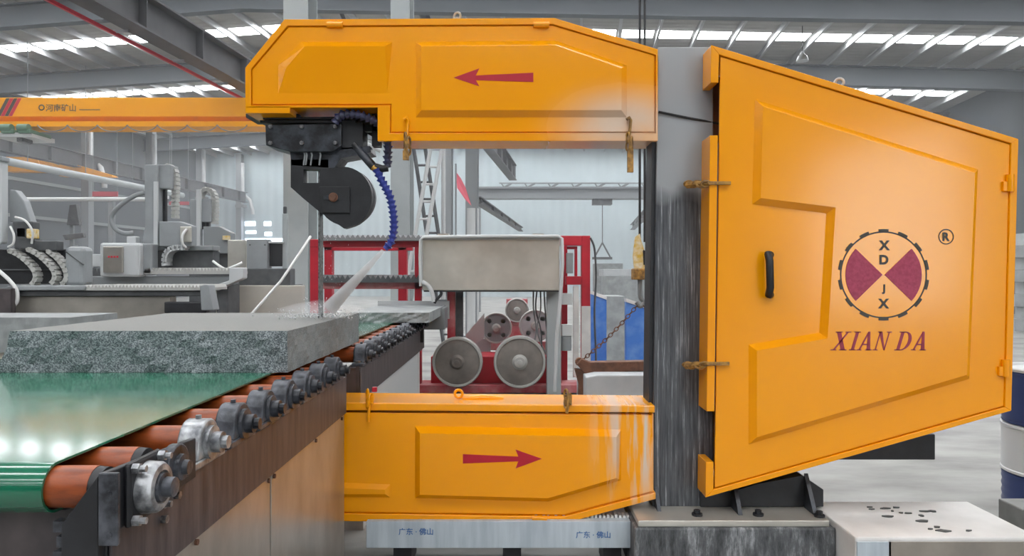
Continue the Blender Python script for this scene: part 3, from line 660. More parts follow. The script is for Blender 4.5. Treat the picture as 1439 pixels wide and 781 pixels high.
# segmented coolant hoses
def loc_hose(pts, r, mat, name='coolant_hose'):
    g = MB(); pts = [Vector(p) for p in pts]
    for a, b in zip(pts[:-1], pts[1:]):
        d = b-a; g.cyl(a, a+d*.55, r*1.2, 10, r*.8); g.cyl(a+d*.5, a+d*1.1, r*.72, 10, r*.75)
    return g.build(name, mat, gb, 50)
def resample(pts, step):
    o = [pts[0]]; acc = 0
    for a, b in zip(pts[:-1], pts[1:]):
        l = (b-a).length; t = step-acc
        while t <= l: o.append(a.lerp(b, t/l)); t += step
        acc = (acc+l) % step
    return o
def through(pix):                           # smooth path through (px,py,Y)
    p = [P(*q) for q in pix]; p = [p[0]] + p + [p[-1]]; o = []
    for i in range(1, len(p)-2):
        for k_ in range(10):
            t = k_/10; a, b, c, d = p[i-1:i+3]
            o.append(.5*((2*b) + (c-a)*t + (2*a-5*b+4*c-d)*t*t + (3*b-a-3*c+d)*t**3))
    return o + [p[-2]]
loc_hose(resample(through([(472, 172, 3.96), (478, 163, 3.95), (492, 160, 3.94), (510, 163, 3.94), (530, 172, 3.95), (541, 186, 3.96), (546, 205, 3.97), (545, 222, 3.98), (546, 236, 3.98)]), .029), .024, 'hose_blue_dark')
loc_hose(resample(through([(530, 238, 3.98), (537, 254, 3.98), (548, 275, 3.98), (553, 300, 3.98), (554, 320, 3.98), (550, 340, 3.98), (537, 354, 3.98)]), .028), .0225, 'hose_blue')
g = MB(); g.cyl(P(498, 203, 4.02), P(526, 235, 3.99), .024, 12); g.build('spray_pipe', 'grimy_steel', gb, 40)
g = MB(); g.cyl(P(523, 232, 3.99), P(530, 239, 3.98), .02, 10); g.build('brass_union', 'brass', gb, 40)
g = MB(); g.tube([P(546, 236, 3.98), P(538, 237, 3.98), P(528, 234, 3.985)], .02, 8); g.build('hose_elbow', 'black_rubber', gb, 60)

# concrete plinth, front beam, ledge and yard things at the right
tag(MB().box(.64, 1.685, 3.7, 4.6, 0, .279).build('concrete_plinth', 'plinth_m', bevel=.01), 'dark stained concrete plinth under the saw column', 'plinth')
g = thing('channel_beam', (0, 3.85, 0), 'pale blue-grey beam with blue lettering lying under the lower yellow arm', 'beam')
a, b = P(515, 735, 3.85), P(895, 770, 3.85)
MB().box(a.x, .645, 3.85, 4.15, b.z, a.z+.01).build('beam_body', 'beam_white', g, bevel=.004)
for x in (-.6, 0, .55): MB().box(x-.05, x+.05, 3.9, 4.1, 0, b.z).build('support_foot', 'black_steel', g)
for px, py in ((585, 746.5), (834, 751)):
    q = MB(); c = P(px, py, 3.85); text_into(q, '广东 · 佛山', (c.x, c.z), 10*.00385, 3.848, bold=.012); q.build('lettering', 'blue_ink', g)
g = MB()
for i in range(26): g.box(.08+.022*i, .094+.022*i, 3.9, 3.96, .262, .262+.012+.008*random.random())
tag(g.build('slurry_crust', 'concrete'), 'pale crust of dried slurry on top of the lettered beam', 'slurry', kind='stuff')
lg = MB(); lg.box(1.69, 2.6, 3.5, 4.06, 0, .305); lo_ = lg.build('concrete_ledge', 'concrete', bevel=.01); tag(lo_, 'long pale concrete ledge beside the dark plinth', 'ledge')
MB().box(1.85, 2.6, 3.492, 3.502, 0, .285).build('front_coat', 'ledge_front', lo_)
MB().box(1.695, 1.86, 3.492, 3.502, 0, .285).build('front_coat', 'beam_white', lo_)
tag(MB().box(2.8, 3.6, 3.2, 4.1, 0, .31).build('stone_block', 'stone_grey', bevel=.008), 'grey stone block standing beyond the end of the pale ledge', 'stone block')
def drum(px, Y, label, txt=None):
    x = (px-720)*Y/1000 + .3; g = thing('steel_drum', (x, Y, 0), label, 'drum')
    prof = lambda z0, z1, top=0: [(z0, .285), (z0+.008, .298), (z0+.02, .3)] + [(z0+.02+(z1-z0-.04)*t/12, .3 if t % 2 else .294) for t in range(13)] + [(z1-.02, .3), (z1-.008, .298), (z1, .285)]
    MB().lathe((x, Y, 0), (0, 0, 1), prof(0, .34), 36).build('lower_band', 'drum_blue', g, 30)
    MB().lathe((x, Y, 0), (0, 0, 1), [(.34, .285), (.345, .306), (.36, .306), (.365, .3), (.625, .3), (.63, .306), (.645, .306), (.65, .285)], 36).build('middle_band', 'drum_white', g, 30)
    MB().lathe((x, Y, 0), (0, 0, 1), prof(.65, .985), 36).build('upper_band', 'drum_blue', g, 30)
    MB().lathe((x, Y, 0), (0, 0, 1), [(.98, .28), (.985, .3), (1.0, .305), (1.008, .3), (1.006, .285), (.99, .28)], 36).build('rim', 'drum_white', g, 30)
    if txt:
        q = MB(); text_into(q, txt, (0, 0), .06, 0, bold=.02); a0 = R(222)
        q.v = [Vector((x + .302*math.cos(a0 + p.x/.3), Y + .302*math.sin(a0 + p.x/.3), .43 + p.z)) for p in q.v]; q.build('lettering', 'conductor_red', g)
    return g
drum(1421, 4.5, 'blue and white steel drum standing behind the yellow cabinet', '8')
g = MB(); pts = [Vector((1.7+.09*i, 4.5+.05*math.sin(i*.7), .02+.045*math.sin(PI*min(1, i/12)))) for i in range(13)]; g.tube(pts, .022, 8)
tag(g.build('floor_hose', 'grey_paint', smooth=60), 'grey hose bulging up from the floor behind the pale ledge', 'hose')
for i in range(16):                          # broken chips on the ledge
    x, y = random.gauss(2.05, .1), random.gauss(3.86, .05)
    if i > 11: x, y = random.gauss(2.2, .05), random.gauss(3.62, .02)
    s = random.uniform(.004, .016); a = random.random()*6; n_ = 7
    pts = [(x + s*random.uniform(.3, 1.7)*math.cos(a+2*PI*j/n_)*2.0, y + s*random.uniform(.6, 1.3)*math.sin(a+2*PI*j/n_)) for j in range(n_)]
    g = MB(); g.add([(p[0], p[1], .3045) for p in pts] + [(p[0], p[1], .312) for p in pts] , [tuple(range(n_-1, -1, -1)), tuple(range(n_, 2*n_))] + [(j, (j+1) % n_, (j+1) % n_+n_, j+n_) for j in range(n_)])
    tag(g.build('stone_chip', 'block_dark'), 'small dark chip lying on the pale concrete ledge', 'chip', 'chips on the concrete ledge')

# ================================================================== ROLLER CONVEYORS AND SLABS
ZB = 1.16; ZR = 1.105; RR = .048; XS = -.9; XBE = -1.06; XL = -2.62
# prototype of a pillow-block bearing (local, shaft along x)
def pillow(mat):
    g = MB(); g.box(-.028, .028, -.085, .085, -.048, -.03)
    pts = [(-.062, -.03), (.062, -.03)] + [(.054*math.cos(R(a)), .054*math.sin(R(a))) for a in range(-12, 193, 14)]
    g.prismx(pts, -.026, .026); return g.build('pb', mat, org=(0, 0, 0), smooth=35, bevel=.004)
def pillow_collar(mat):
    g = MB(); g.cyl((.02, 0, 0), (.036, 0, 0), .038, 20); g.cyl((.036, 0, 0), (.056, 0, 0), .024, 14); g.cyl((.056, 0, 0), (.07, 0, 0), .015, 10)
    g.cyl((0, 0, .052), (0, 0, .062), .007, 6); return g.build('pc', mat, org=(0, 0, 0), smooth=35)
def pillow_bolt():
    g = MB(); g.cyl((0, 0, -.03), (0, 0, -.02), .013, 6); return g.build('bt', 'bolt_steel', org=(0, 0, 0))
def roller_mesh():
    g = MB(); g.cyl((XL+.1, 0, 0), (-.965, 0, 0), RR, 28); return g.build('rm', 'roller_orange', org=(0, 0, 0), smooth=40)
def roller_cap():
    g = MB(); g.lathe((-.965, 0, 0), (1, 0, 0), [(0, RR*.98), (.022, RR*.94), (.024, .03), (.07, .02), (.09, .018)], 20); return g.build('rc', 'black_rubber', org=(0, 0, 0), smooth=35)
pb_d, pb_b, pc_d, pc_b, pbt, rm, rcap = pillow('bearing_iron'), pillow('bearing_bright'), pillow_collar('bearing_iron'), pillow_collar('bearing_bright'), pillow_bolt(), roller_mesh(), roller_cap()
XB = -.925
def bearing(par, y, bright=False, z=ZR):
    b = inst(pb_b if bright else pb_d, 'pillow_bearing', par, (XB, y, z), sc_=1.28)
    for src, nm, off in ((pc_b if bright else pc_d, 'bearing_collar', (0, 0, 0)), (pbt, 'bolt', (.0, -.072, 0)), (pbt, 'bolt', (.0, .072, 0))):
        s = bpy.data.objects.new(nm, src.data); COL.objects.link(s); s.parent = b; s.location = off
    return b
def roller(par, y, z=ZR):
    r = inst(rm, 'roller', par, (0, y, z)); s = bpy.data.objects.new('end_cap', rcap.data); COL.objects.link(s); s.parent = r; return r
def belt(par, y0, y1, wrap0):
    pts = []
    if wrap0:
        pts = [(y1, ZB)] + [(y0 + (RR+.004)*math.cos(R(a)), ZR + (RR+.004)*math.sin(R(a))) for a in range(90, 271, 12)] + [(y1, ZR-RR-.004)]
    else: pts = [(y1, ZB), (y0, ZB)]
    nx = 24; g = MB(); n = len(pts); t = .007
    nor = []
    for i in range(n):
        a, b = pts[max(i-1, 0)], pts[min(i+1, n-1)]; d = Vector((b[0]-a[0], b[1]-a[1])).normalized(); nor.append((d.y, -d.x))
    for x in (XL, XBE):
        g.v += [Vector((x, p[0], p[1])) for p in pts] + [Vector((x, p[0]+q[0]*t*.9, p[1]+q[1]*t*.9)) for p, q in zip(pts, nor)]
    for i in range(n-1):
        g.f += [(i, i+1, 2*n+i+1, 2*n+i), (n+i, 3*n+i, 3*n+i+1, n+i+1), (2*n+i, 2*n+i+1, 3*n+i+1, 3*n+i), (i, n+i, n+i+1, i+1)]
    g.f += [(0, 2*n, 3*n, n), (n-1, 2*n-1, 4*n-1, 3*n-1)]
    return g.build('belt', 'belt_green', par, 50)
cv = thing('belt_conveyor', (-1.7, 2.7, 0), 'near roller conveyor with wet green belt, orange rollers and brown steel rail', 'conveyor')
YE0, YE1 = 1.58, 3.87
belt(cv, 1.66, 3.87, True)
# rail: a C-channel seen from outside
def rail(par, y0, y1, z0=.845, z1=1.044, mat='rail_brown', xo=XS):
    g = MB(); g.box(xo-.008, xo, y0, y1, z0, z1); g.box(xo-.09, xo-.008, y0, y1, z1-.01, z1); g.box(xo-.09, xo-.008, y0, y1, z0, z0+.01)
    return g.build('side_rail', mat, par, bevel=.003)
rail(cv, 1.6, 3.87); g = MB(); g.box(XL, XL+.09, 1.6, 3.87, .88, 1.06); g.build('side_rail', 'rail_brown', cv)
for k, (a, b) in enumerate(((1.66, 2.683), (2.697, 3.868))):
    if k == 0: a = 1.70
    MB().box(XS-.03, XS-.012, a, b, .04, .848).build('side_sheet', 'side_sheet', cv, bevel=.002)
MB().box(XS-.05, XS-.03, 1.7, 3.86, .04, .85).build('sheet_backing', 'rail_brown', cv)
for y in (1.78, 2.05, 2.66, 2.72, 3.3, 3.8):
    g = MB(); g.cyl((XS-.014, y, .828), (XS-.004, y, .828), .009, 8); g.build('screw', 'rust', cv)
for x in (XS-.09, XL+.09):
    for y in (1.66, 3.8): MB().box(x-.05, x+.05, y, y+.06, 0, .9).build('leg', 'black_steel', cv)
for y in (1.72, 3.0): MB().box(XL+.05, XS-.09, y, y+.08, .86, .94).build('cross_member', 'black_steel', cv)
ys_r = [1.84 + .26*k for k in range(8)]
roller(cv, 1.66)
for i, y in enumerate(ys_r):
    roller(cv, y)
    if i: bearing(cv, y, bright=(i == 1))
# take-up plate, its end flange and the big flange bearing of the end roller
g = MB(); g.prismx([(1.56, 1.02), (2.0, 1.03), (2.0, 1.14), (1.56, 1.165)], -.905, -.888); g.build('take_up_plate', 'black_steel', cv, bevel=.003)
g = MB(); g.box(-.905, -.862, 1.555, 1.567, 1.005, 1.165); g.build('plate_flange', 'bearing_iron', cv, bevel=.003)
for z in (1.03, 1.12):
    g = MB(); g.cyl((-.88, 1.556, z), (-.88, 1.553, z), .006, 10); g.build('bolt', 'bearing_iron', cv)  # small discs added where the flange has bolt holes
fb = MB(); yb = 1.70; zb = 1.092
fb.box(-.888, -.872, yb-.075, yb+.075, zb-.075, zb+.075); fl = fb.build('flange_bearing', 'black_steel', cv, bevel=.012)
MB().lathe((-.874, yb, zb), (1, 0, 0), [(0, .062), (.03, .06), (.038, .054), (.04, .04), (.034, .036)], 32).build('bearing_housing', 'bearing_bright', fl, 35)
MB().lathe((-.845, yb, zb), (1, 0, 0), [(0, .036), (.016, .034), (.018, .024), (.04, .023), (.042, .014)], 24).build('bearing_collar', 'bearing_iron', fl, 35)
for a in (-1, 1):
    for b in (-1, 1):
        g = MB(); c = Vector((-.872, yb+.06*a, zb+.06*b)); g.cyl(c, c+Vector((.016, 0, 0)), .013, 6); g.cyl(c+Vector((.016, 0, 0)), c+Vector((.03, 0, 0)), .008, 8); g.build('bolt', 'bearing_bright', fl)
g = MB(); pts = [(1.79, 1.06), (1.9, 1.06)] + [(1.845+.06*math.cos(R(a)), 1.10+.06*math.sin(R(a))) for a in range(-10, 191, 15)]
g.prismx(pts, -.888, -.862); b2 = g.build('plate_bearing', 'grimy_steel', cv, 35, bevel=.004)
MB().lathe((-.865, 1.845, 1.10), (1, 0, 0), [(0, .035), (.014, .033), (.016, .02), (.03, .018)], 20).build('bearing_collar', 'bearing_iron', b2, 35)
for y, z in ((1.80, 1.02), (1.90, 1.01), (1.83, .97)):
    g = MB(); g.cyl((XS, y, z), (XS+.014, y, z), .011, 6); g.build('bolt', 'bolt_steel', cv)
g = MB(); g.cyl((XL+.1, 1.74, 1.035), (-.91, 1.74, 1.035), .03, 18); g.build('return_roller', 'stainless', cv, 40)
MB().box(-1.0, -.91, 1.6, 1.66, .86, 1.06).build('end_bracket', 'black_steel', cv, bevel=.004)
MB().box(XL, -.91, 1.69, 1.705, .0, 1.04).build('end_plate', 'rail_brown', cv)
MB().pprism([(86, 830), (86, 738), (138, 668), (138, 830)], 1.57, 1.6).build('end_gusset', 'black_steel', cv, bevel=.003)
g = MB()
for k in range(14): g.box(-1.05-.008*(k % 2), -1.03+.006*(k % 2), 1.64, 1.665, .55+.035*k, .575+.035*k)
g.build('drive_chain', 'bearing_iron', cv)
# far conveyor
fc = thing('belt_conveyor', (-1.7, 5.9, 0), 'far roller conveyor with green belt and grey rail beyond the saw blade', 'conveyor')
belt(fc, 4.24, 7.15, False)
rail(fc, 4.24, 7.3, mat='rail_brown'); MB().box(XL, XL+.09, 4.24, 7.3, .88, 1.06).build('side_rail', 'rail_brown', fc)
MB().prismx([(4.24, 1.05), (4.24, .7), (4.33, .88)], XS-.03, XS-.01).build('gusset', 'rail_brown', fc)
MB().box(XL, XS-.03, 4.25, 4.27, .2, 1.04).build('end_plate', 'rail_brown', fc)  # plate added to block the bright view through the conveyor gap
MB().box(XS-.03, XS-.012, 4.4, 6.9, .3, .882).build('side_sheet', 'machine_light', fc)
for y in (4.45, 7.05):
    for x in (XS-.09, XL+.09): MB().box(x-.06, x+.06, y, y+.12, 0, .9).build('leg', 'white_dust', fc)
for k in range(11):
    y = 4.37 + .26*k; roller(fc, y); bearing(fc, y)
g = MB(); g.box(XS-.004, XS+.03, 6.98, 7.04, .93, 1.18); g.build('end_plate', 'black_steel', fc)
for y in (7.1, 7.22): bearing(fc, y, z=1.13)
g = MB(); g.box(-1.0, -.86, 7.05, 7.35, 1.06, 1.2); g.build('drive_box', 'black_steel', fc, bevel=.01)
for p in (pb_d, pb_b, pc_d, pc_b, pbt, rm, rcap): bpy.data.objects.remove(p)

# granite slabs: rough sawn faces
def slab(name, x0, x1, y0, y1, z0, z1, label, mt, ms, cat='slab', amp=.012, nx=40, ny=30, skew=0):
    rnd = random.Random(len(label)); g = MB(); nz = 5
    L = Vector(((x0+x1)/2, (y0+y1)/2, z0)); ORGt = L
    def nz_(a, b): return math.sin(a*17.3+b*9.1)*.35 + math.sin(a*41.7-b*23.9)*.3 + math.sin(a*97.1+b*61.3)*.25 + rnd.uniform(-.3, .3)
    top = [(x0, y0), (x1, y0), (x1, y1), (x0, y1)]
    ring_n = [(x0+(x1-x0)*i/nx, y0) for i in range(nx)] + [(x1, y0+(y1-y0)*i/ny) for i in range(ny)] + [(x1-(x1-x0)*i/nx, y1) for i in range(nx)] + [(x0, y1-(y1-y0)*i/ny) for i in range(ny)]
    m_ = len(ring_n); vs = []
    for k_ in range(nz+1):
        z = z0+(z1-z0)*k_/nz
        for i, (x, y) in enumerate(ring_n):
            n1 = nz_(x+y*1.3, z*5)*amp; fx = fy = 0
            if i < nx: fy = n1
            elif i < nx+ny: fx = n1*.35
            elif i < 2*nx+ny: fy = n1
            else: fx = n1
            if i == 0 or i >= 2*nx+ny: fx += skew*(1-k_/nz)
            vs.append((x+fx, y+fy, z))
    fs = [(k_*m_+i, k_*m_+(i+1) % m_, (k_+1)*m_+(i+1) % m_, (k_+1)*m_+i) for k_ in range(nz) for i in range(m_)]
    o = g.add(vs, fs + [tuple(range(m_-1, -1, -1)), tuple(range(nz*m_, (nz+1)*m_))]).build(name, ms, org=L)
    o.data.materials.append(MT[mt]); o.data.materials.append(MT['granite_side'] if ms == 'granite_rough' else MT[mt])
    for p in o.data.polygons:
        if p.normal.z > .8: p.material_index = 1
        elif p.normal.x > .7 and ms == 'granite_rough': p.material_index = 2
    return tag(o, label, cat)
slab('granite_slab', -2.21, -.99, 3.14, 4.6, ZB+.006, 1.349, 'thick speckled grey granite slab lying on the wet green belt under the saw blade', 'granite_top', 'granite_rough', skew=-.06)
slab('granite_slab', -1.46, -.74, 6.35, 7.9, ZB+.006, 1.256, 'rough-edged grey slab at the end of the far conveyor', 'far_slab', 'far_slab', amp=.009)
MB().box(-1.0, -.7, 7.42, 7.75, 1.02, 1.245).build('end_block', 'grey_paint', fc, bevel=.01)
tag(MB().box(-1.5, -.7, 7.95, 8.0, 1.1, 1.30).build('white_sheet', 'stone_white'), 'thin white stone sheet behind the rough-edged slab', 'sheet')
slab('granite_slab', -4.9, -3.66, 5.9, 6.6, .95, 1.24, 'pale grey slab lying beyond the conveyor in front of the dusty machines', 'far_slab', 'far_slab', amp=.006)
tag(MB().box(-4.9, -3.7, 5.95, 6.55, 0, .95).build('slab_bench', 'concrete_beige', bevel=.01), 'low concrete bench carrying the pale grey slab', 'bench')
# water: nozzle jet, splash and loose drops where the blade enters the stone
def vol_mat(name, dens):
    m = bpy.data.materials.new(name); m.use_nodes = True; MT[name] = m; nt = m.node_tree; nt.nodes.clear()
    v = nt.nodes.new('ShaderNodeVolumeScatter'); v.inputs['Color'].default_value = (.97, .98, 1, 1); v.inputs['Density'].default_value = dens
    o = nt.nodes.new('ShaderNodeOutputMaterial'); nt.links.new(v.outputs[0], o.inputs['Volume'])
vol_mat('jet_m', 45.0); vol_mat('mist_v', 2.2)
g = MB(); a, b = P(539, 352, 3.98), P(463, 434, 4.05); pts = [a.lerp(b, i/10) for i in range(11)]; g.tube(pts, [.013+.032*(i/10)**1.1 for i in range(11)], 12)
tag(g.build('water_jet', 'jet_m', smooth=60), 'white water jet spraying from the blue hose onto the slab', 'water', kind='stuff')
g = MB()
for i in range(420):
    x = random.gauss(P(452, 0, 4.05).x, .11); y = random.gauss(4.05, .1); z = 1.352 + abs(random.gauss(0, .035))*(1.2 if abs(x-P(452, 0, 4.05).x) < .1 else .6); s = random.uniform(.0012, .004)
    g.add([(x-s, y, z), (x+s, y, z), (x, y-s, z+s), (x, y+s, z+s), (x, y, z-s)], [(0, 2, 1), (0, 1, 3), (0, 3, 2), (0, 4, 2), (1, 2, 4)])
for i in range(50):
    t = random.random(); p = P(random.uniform(445, 492), 322 + 100*t, 4.03); s = random.uniform(.0006, .0013); x, y, z = p
    g.add([(x-s, y, z), (x+s, y, z), (x, y, z+s*7), (x, y+s, z)], [(0, 1, 2), (0, 2, 3), (1, 3, 2)])
tag(g.build('water_drops', 'water_drop'), 'spray of water drops splashing where the blade meets the slab', 'water', kind='stuff')
g = MB(); c = P(452, 440, 4.05)
g.lathe(c, (0, 0, 1), [(.002, .12), (.01, .2), (.03, .19), (.055, .12), (.075, .03)], 24)
g.v = [Vector((c.x+(p.x-c.x)*1.25, c.y+(p.y-c.y)*.8, p.z)) for p in g.v]
tag(g.build('water_mist', 'mist_v', smooth=70), 'low white mist of water over the cut in the slab', 'water', kind='stuff')
# white cable slung down to the slab bench
g = MB(); g.tube([P(437, 332, 8.15), P(420, 358, 7.95), P(395, 395, 7.75), P(355, 440, 7.55), P(342, 452, 7.5)], .016, 6)
tag(g.build('slung_cable', 'cable_white', smooth=60), 'white cable slung down from the red frame', 'cable')

# ================================================================== RED GANG-SAW FRAME BEHIND
rf = thing('profiling_machine', (-.3, 8.3, 0), 'red-framed stone profiling machine with a stainless tank and grey wheels', 'machine')
YR = 8.2
def rbox(n, a, b, c, d, Y0, Y1, mat='red_paint', bev=.006): return MB().pbox(a, b, c, d, Y0, Y1).build(n, mat, rf, bevel=bev)
def rpost(a, b, c, Y0, Y1, mat='red_paint', n='post'):   # pixel columns, top row, down to the floor
    p, q = P(a, b, Y0), P(c, b, Y0); return MB().box(p.x, q.x, Y0, Y1, 0, p.z).build(n, mat, rf, bevel=.006)
for a, b, c, Y in ((436, 336, 449, YR), (456, 346, 467, 9.1), (560, 346, 572, 9.1), (583, 336, 592, YR)): rpost(a, b, c, Y, Y+.12)
rbox('top_beam', 436, 336, 592, 347, YR-.005, YR+.12); rbox('middle_beam', 448, 396, 600, 406, YR, YR+.12, 'dusty_red')
rbox('rear_beam', 456, 346, 580, 352, 9.1, 9.2)
def zig(n, x0, x1, y0, y1, Y0, Y1, teeth, mat, par):
    a, b = P(x0, y0, Y0), P(x1, y1, Y0); pts = [(a.x, b.z), (b.x, b.z)]
    for i in range(teeth*2, -1, -1): pts.append((a.x+(b.x-a.x)*i/(teeth*2), a.z if i % 2 else b.z + (a.z-b.z)*.45))
    return MB().prism(pts, Y0, Y1).build(n, mat, par)
zig('rack_bellows', 450, 592, 329.5, 338, YR-.09, YR+.2, 20, 'bellows', rf); zig('rack_bellows', 450, 592, 386, 397, YR-.09, YR+.2, 20, 'machine_dark', rf)
for a, c, Y in ((818, 830, YR), (790, 798, YR+.3)): rpost(a, 331, c, Y, Y+.14)
rbox('top_beam', 788, 331, 818, 345, YR, YR+.12); rbox('cross_bar', 796, 388, 818, 400, YR, YR+.12)
rbox('inner_frame', 797, 346, 812, 350, YR+.05, YR+.1); rbox('inner_frame', 808, 350, 812, 388, YR+.05, YR+.1); rbox('switch_box', 797, 355, 806, 384, YR+.02, YR+.14, 'machine_grey')
rbox('dust_sheet', 817.5, 430, 830.5, 545, YR-.004, YR, 'white_dust'); rbox('dust_sheet', 806, 402, 814, 530, YR+.02, YR+.06, 'white_dust')
rbox('base_rail', 500, 541, 832, 552, YR-.1, YR+.3, 'dusty_red'); rbox('base_box', 606, 501, 790, 545, YR+.06, YR+.6)
MB().box(P(560, 0, YR).x, P(832, 0, YR).x, YR-.08, YR+.6, 0, P(0, 551, YR).z).build('plinth', 'machine_dark', rf)
rpost(629, 408, 640, 8.05, 8.15, 'dusty_red'); rpost(641, 408, 651, 8.1, 8.2, 'machine_dark'); rpost(769, 404, 789, 7.95, 8.1, 'column_grey')
tk = rbox('tank', 594, 335, 787, 408, 7.8, 8.3, 'stainless', .01)
MB().pbox(594, 333, 787, 337, 7.78, 8.32).build('tank_rim', 'machine_light', tk, bevel=.004); MB().pbox(596, 405, 786, 410, 7.82, 8.3).build('tank_bottom', 'machine_dark', tk)
for a in (623, 757): MB().pbox(a-8, 328, a+8, 333, 7.9, 8.0).build('lid_block', 'side_sheet', tk)
MB().tube([P(592, 402, 7.76), P(591, 360, 7.76), P(592, 337, 7.76), P(596, 333, 7.76), P(690, 332, 7.76), P(785, 332, 7.76), P(790, 335, 7.76), P(791, 370, 7.76), P(788, 420, 7.76), P(783, 470, 7.76), P(780, 550, 7.76)], .02, 8).build('water_pipe', 'pipe_white', rf, 60)
MB().tube(through([(594, 396, 7.75), (603, 402, 7.74), (608, 412, 7.74), (610, 424, 7.74)]), .024, 8).build('hose', 'pipe_white', rf, 60)
MB().tube(through([(620, 408, 7.74), (620, 414, 7.74), (613, 422, 7.74), (611, 426, 7.74)]), .016, 8).build('hose', 'black_rubber', rf, 60)
def web_with_holes(c, r, mat, wh):
    bm = bmesh.new(); ed = []
    for (x, z, q, n) in [(0, 0, .9*r, 40), (0, 0, .15*r, 20)] + [(.62*r*math.cos(R(45+90*k)), .62*r*math.sin(R(45+90*k)), .15*r, 14) for k in range(4)]:
        vs = [bm.verts.new((x+q*math.cos(2*PI*i/n), 0, z+q*math.sin(2*PI*i/n))) for i in range(n)]
        ed += [bm.edges.new((vs[i], vs[(i+1) % n])) for i in range(n)]
    bmesh.ops.triangle_fill(bm, use_beauty=True, use_dissolve=False, edges=ed)
    ex = bmesh.ops.extrude_face_region(bm, geom=bm.faces[:]); bmesh.ops.translate(bm, verts=[e for e in ex['geom'] if isinstance(e, bmesh.types.BMVert)], vec=(0, .03, 0))
    bm.verts.index_update(); g = MB(); o = c+Vector((0, .009, 0)); g.add([o+v.co for v in bm.verts], [tuple(v.index for v in f.verts) for f in bm.faces]); bm.free()
    return g.build('wheel_web', mat, wh)
def wheel(px, py, rp, Y, holes=0, mat='wheel_grey', hub='wheel_rim'):
    c = P(px, py, Y); r = rp*Y/1000; g = MB()
    g.lathe(c, (0, 1, 0), [(.03, r*.87), (0, r*.9), (0, r*.97), (.02, r), (.1, r), (.12, r*.97), (.12, r*.3)], 48, False); wh = g.build('wheel', 'wheel_rim', rf, 35)
    if holes: web_with_holes(c, r, mat, wh)
    else: MB().lathe(c+Vector((0, .012, 0)), (0, 1, 0), [(-.003, r*.2), (-.003, r*.84), (.0, r*.88), (.01, r*.9), (.05, r*.9)], 40).build('wheel_web', mat, wh, 35)
    MB().lathe(c+Vector((0, -.02, 0)), (0, 1, 0), [(-.03, r*.06), (-.028, r*.1), (-.01, r*.1), (-.01, r*.2), (.01, r*.22), (.03, r*.3), (.035, r*.3)], 28).build('hub', hub, wh, 35)
wheel(643, 509, 35.5, 7.95, 0, hub='wheel_grey'); wheel(731, 509, 37, 7.95)
wheel(698, 461, 22, 8.9, 4, 'grey_paint'); wheel(753, 458, 23, 9.1, 4, 'stone_white'); wheel(727, 436, 17, 9.8, 0)
rpost(712, 420, 742, 9.95, 10.05, 'dusty_red'); rbox('rear_rail', 660, 480, 800, 492, 9.2, 9.3, 'dusty_red'); rbox('rear_panel', 655, 476, 690, 500, 9.0, 9.05, 'stone_white')
for k in range(6):
    x = 750+5*k; MB().tube(through([(x, 408, 8.2), (x+random.uniform(-4, 4), 435, 8.18), (x+random.uniform(-6, 6), 465, 8.2), (x+random.uniform(-5, 9), 498, 8.25)]), .009, 5).build('cable', 'machine_dark' if k % 2 else 'grey_paint', rf, 60)
for a, b in ((795, 412), (795, 456)): rbox('valve_box', a-5, b, a+10, b+16, 8.0, 8.1, 'pipe_white')
MB().cyl(P(795, 472, 8.06), P(795, 492, 8.06), .07, 14).build('motor', 'grey_paint', rf, 40)
MB().tube(through([(830, 334, 8.15), (836, 350, 8.15), (838, 390, 8.15), (836, 440, 8.15), (838, 500, 8.15), (838, 540, 8.15)]), .012, 6).build('cable', 'machine_dark', rf, 60)
tag(MB().pprism([(655, 470), (681, 440), (681, 475), (655, 492)], 8.75, 8.8).build('leaning_plate', 'machine_light'), 'white plate leaning among the wheels of the red-framed machine', 'plate')

# ladders, flag
def ladder(l0, l1, r0, r1, Y0, Y1, mat, rr, label):
    c = (P(*l1, Y1)+P(*r1, Y1))/2; g = thing('ladder', (c.x, c.y, 0), label, 'ladder')
    def seg(a, b, t): return P(a[0]+(b[0]-a[0])*t, a[1]+(b[1]-a[1])*t, Y0+(Y1-Y0)*t)
    for a, b in ((l0, l1), (r0, r1)): MB().cyl(seg(a, b, 0), seg(a, b, 1), rr, 8).build('rail', mat, g)
    for k in range(15):
        t = .03+k*.066; MB().cyl(seg(l0, l1, t), seg(r0, r1, t), rr*.6, 6).build('rung', mat, g)
ladder((573, 150), (628, 510), (589, 150), (645, 510), 13.0, 12.8, 'machine_dark', .035, 'dark grey ladder crossing behind the white one')
ladder((616, 150), (550, 520), (632, 150), (566, 520), 12.7, 12.4, 'pipe_white', .035, 'white ladder leaning across the dark one')
tag(MB().cyl(P(624, 140, 13.2), Vector((P(624, 0, 13.2).x, 13.2, 0)), .035, 8).build('white_pole', 'pipe_white'), 'thin white upright pole beside the ladders', 'pole')
fl_ = thing('flag', P(641, 300, 15), 'faded red pennant drooping from a thin pole between the columns', 'flag')
g = MB(); tri = [(641, 241), (648, 250), (655, 264), (663, 289), (654, 280), (643, 264)]; nf = len(tri)
vs = [P(a, b, 15+.06*math.sin(a*.7)) for a, b in tri]; g.add(vs + [p+Vector((0, .01, 0)) for p in vs], [tuple(range(nf)), tuple(range(2*nf-1, nf-1, -1))] + [(i, i+nf, (i+1) % nf+nf, (i+1) % nf) for i in range(nf)])
g.build('cloth', 'flag_red', fl_); MB().cyl(P(641, 230, 15), Vector((P(641, 0, 15).x, 15, 0)), .02, 6).build('pole', 'grey_paint', fl_)

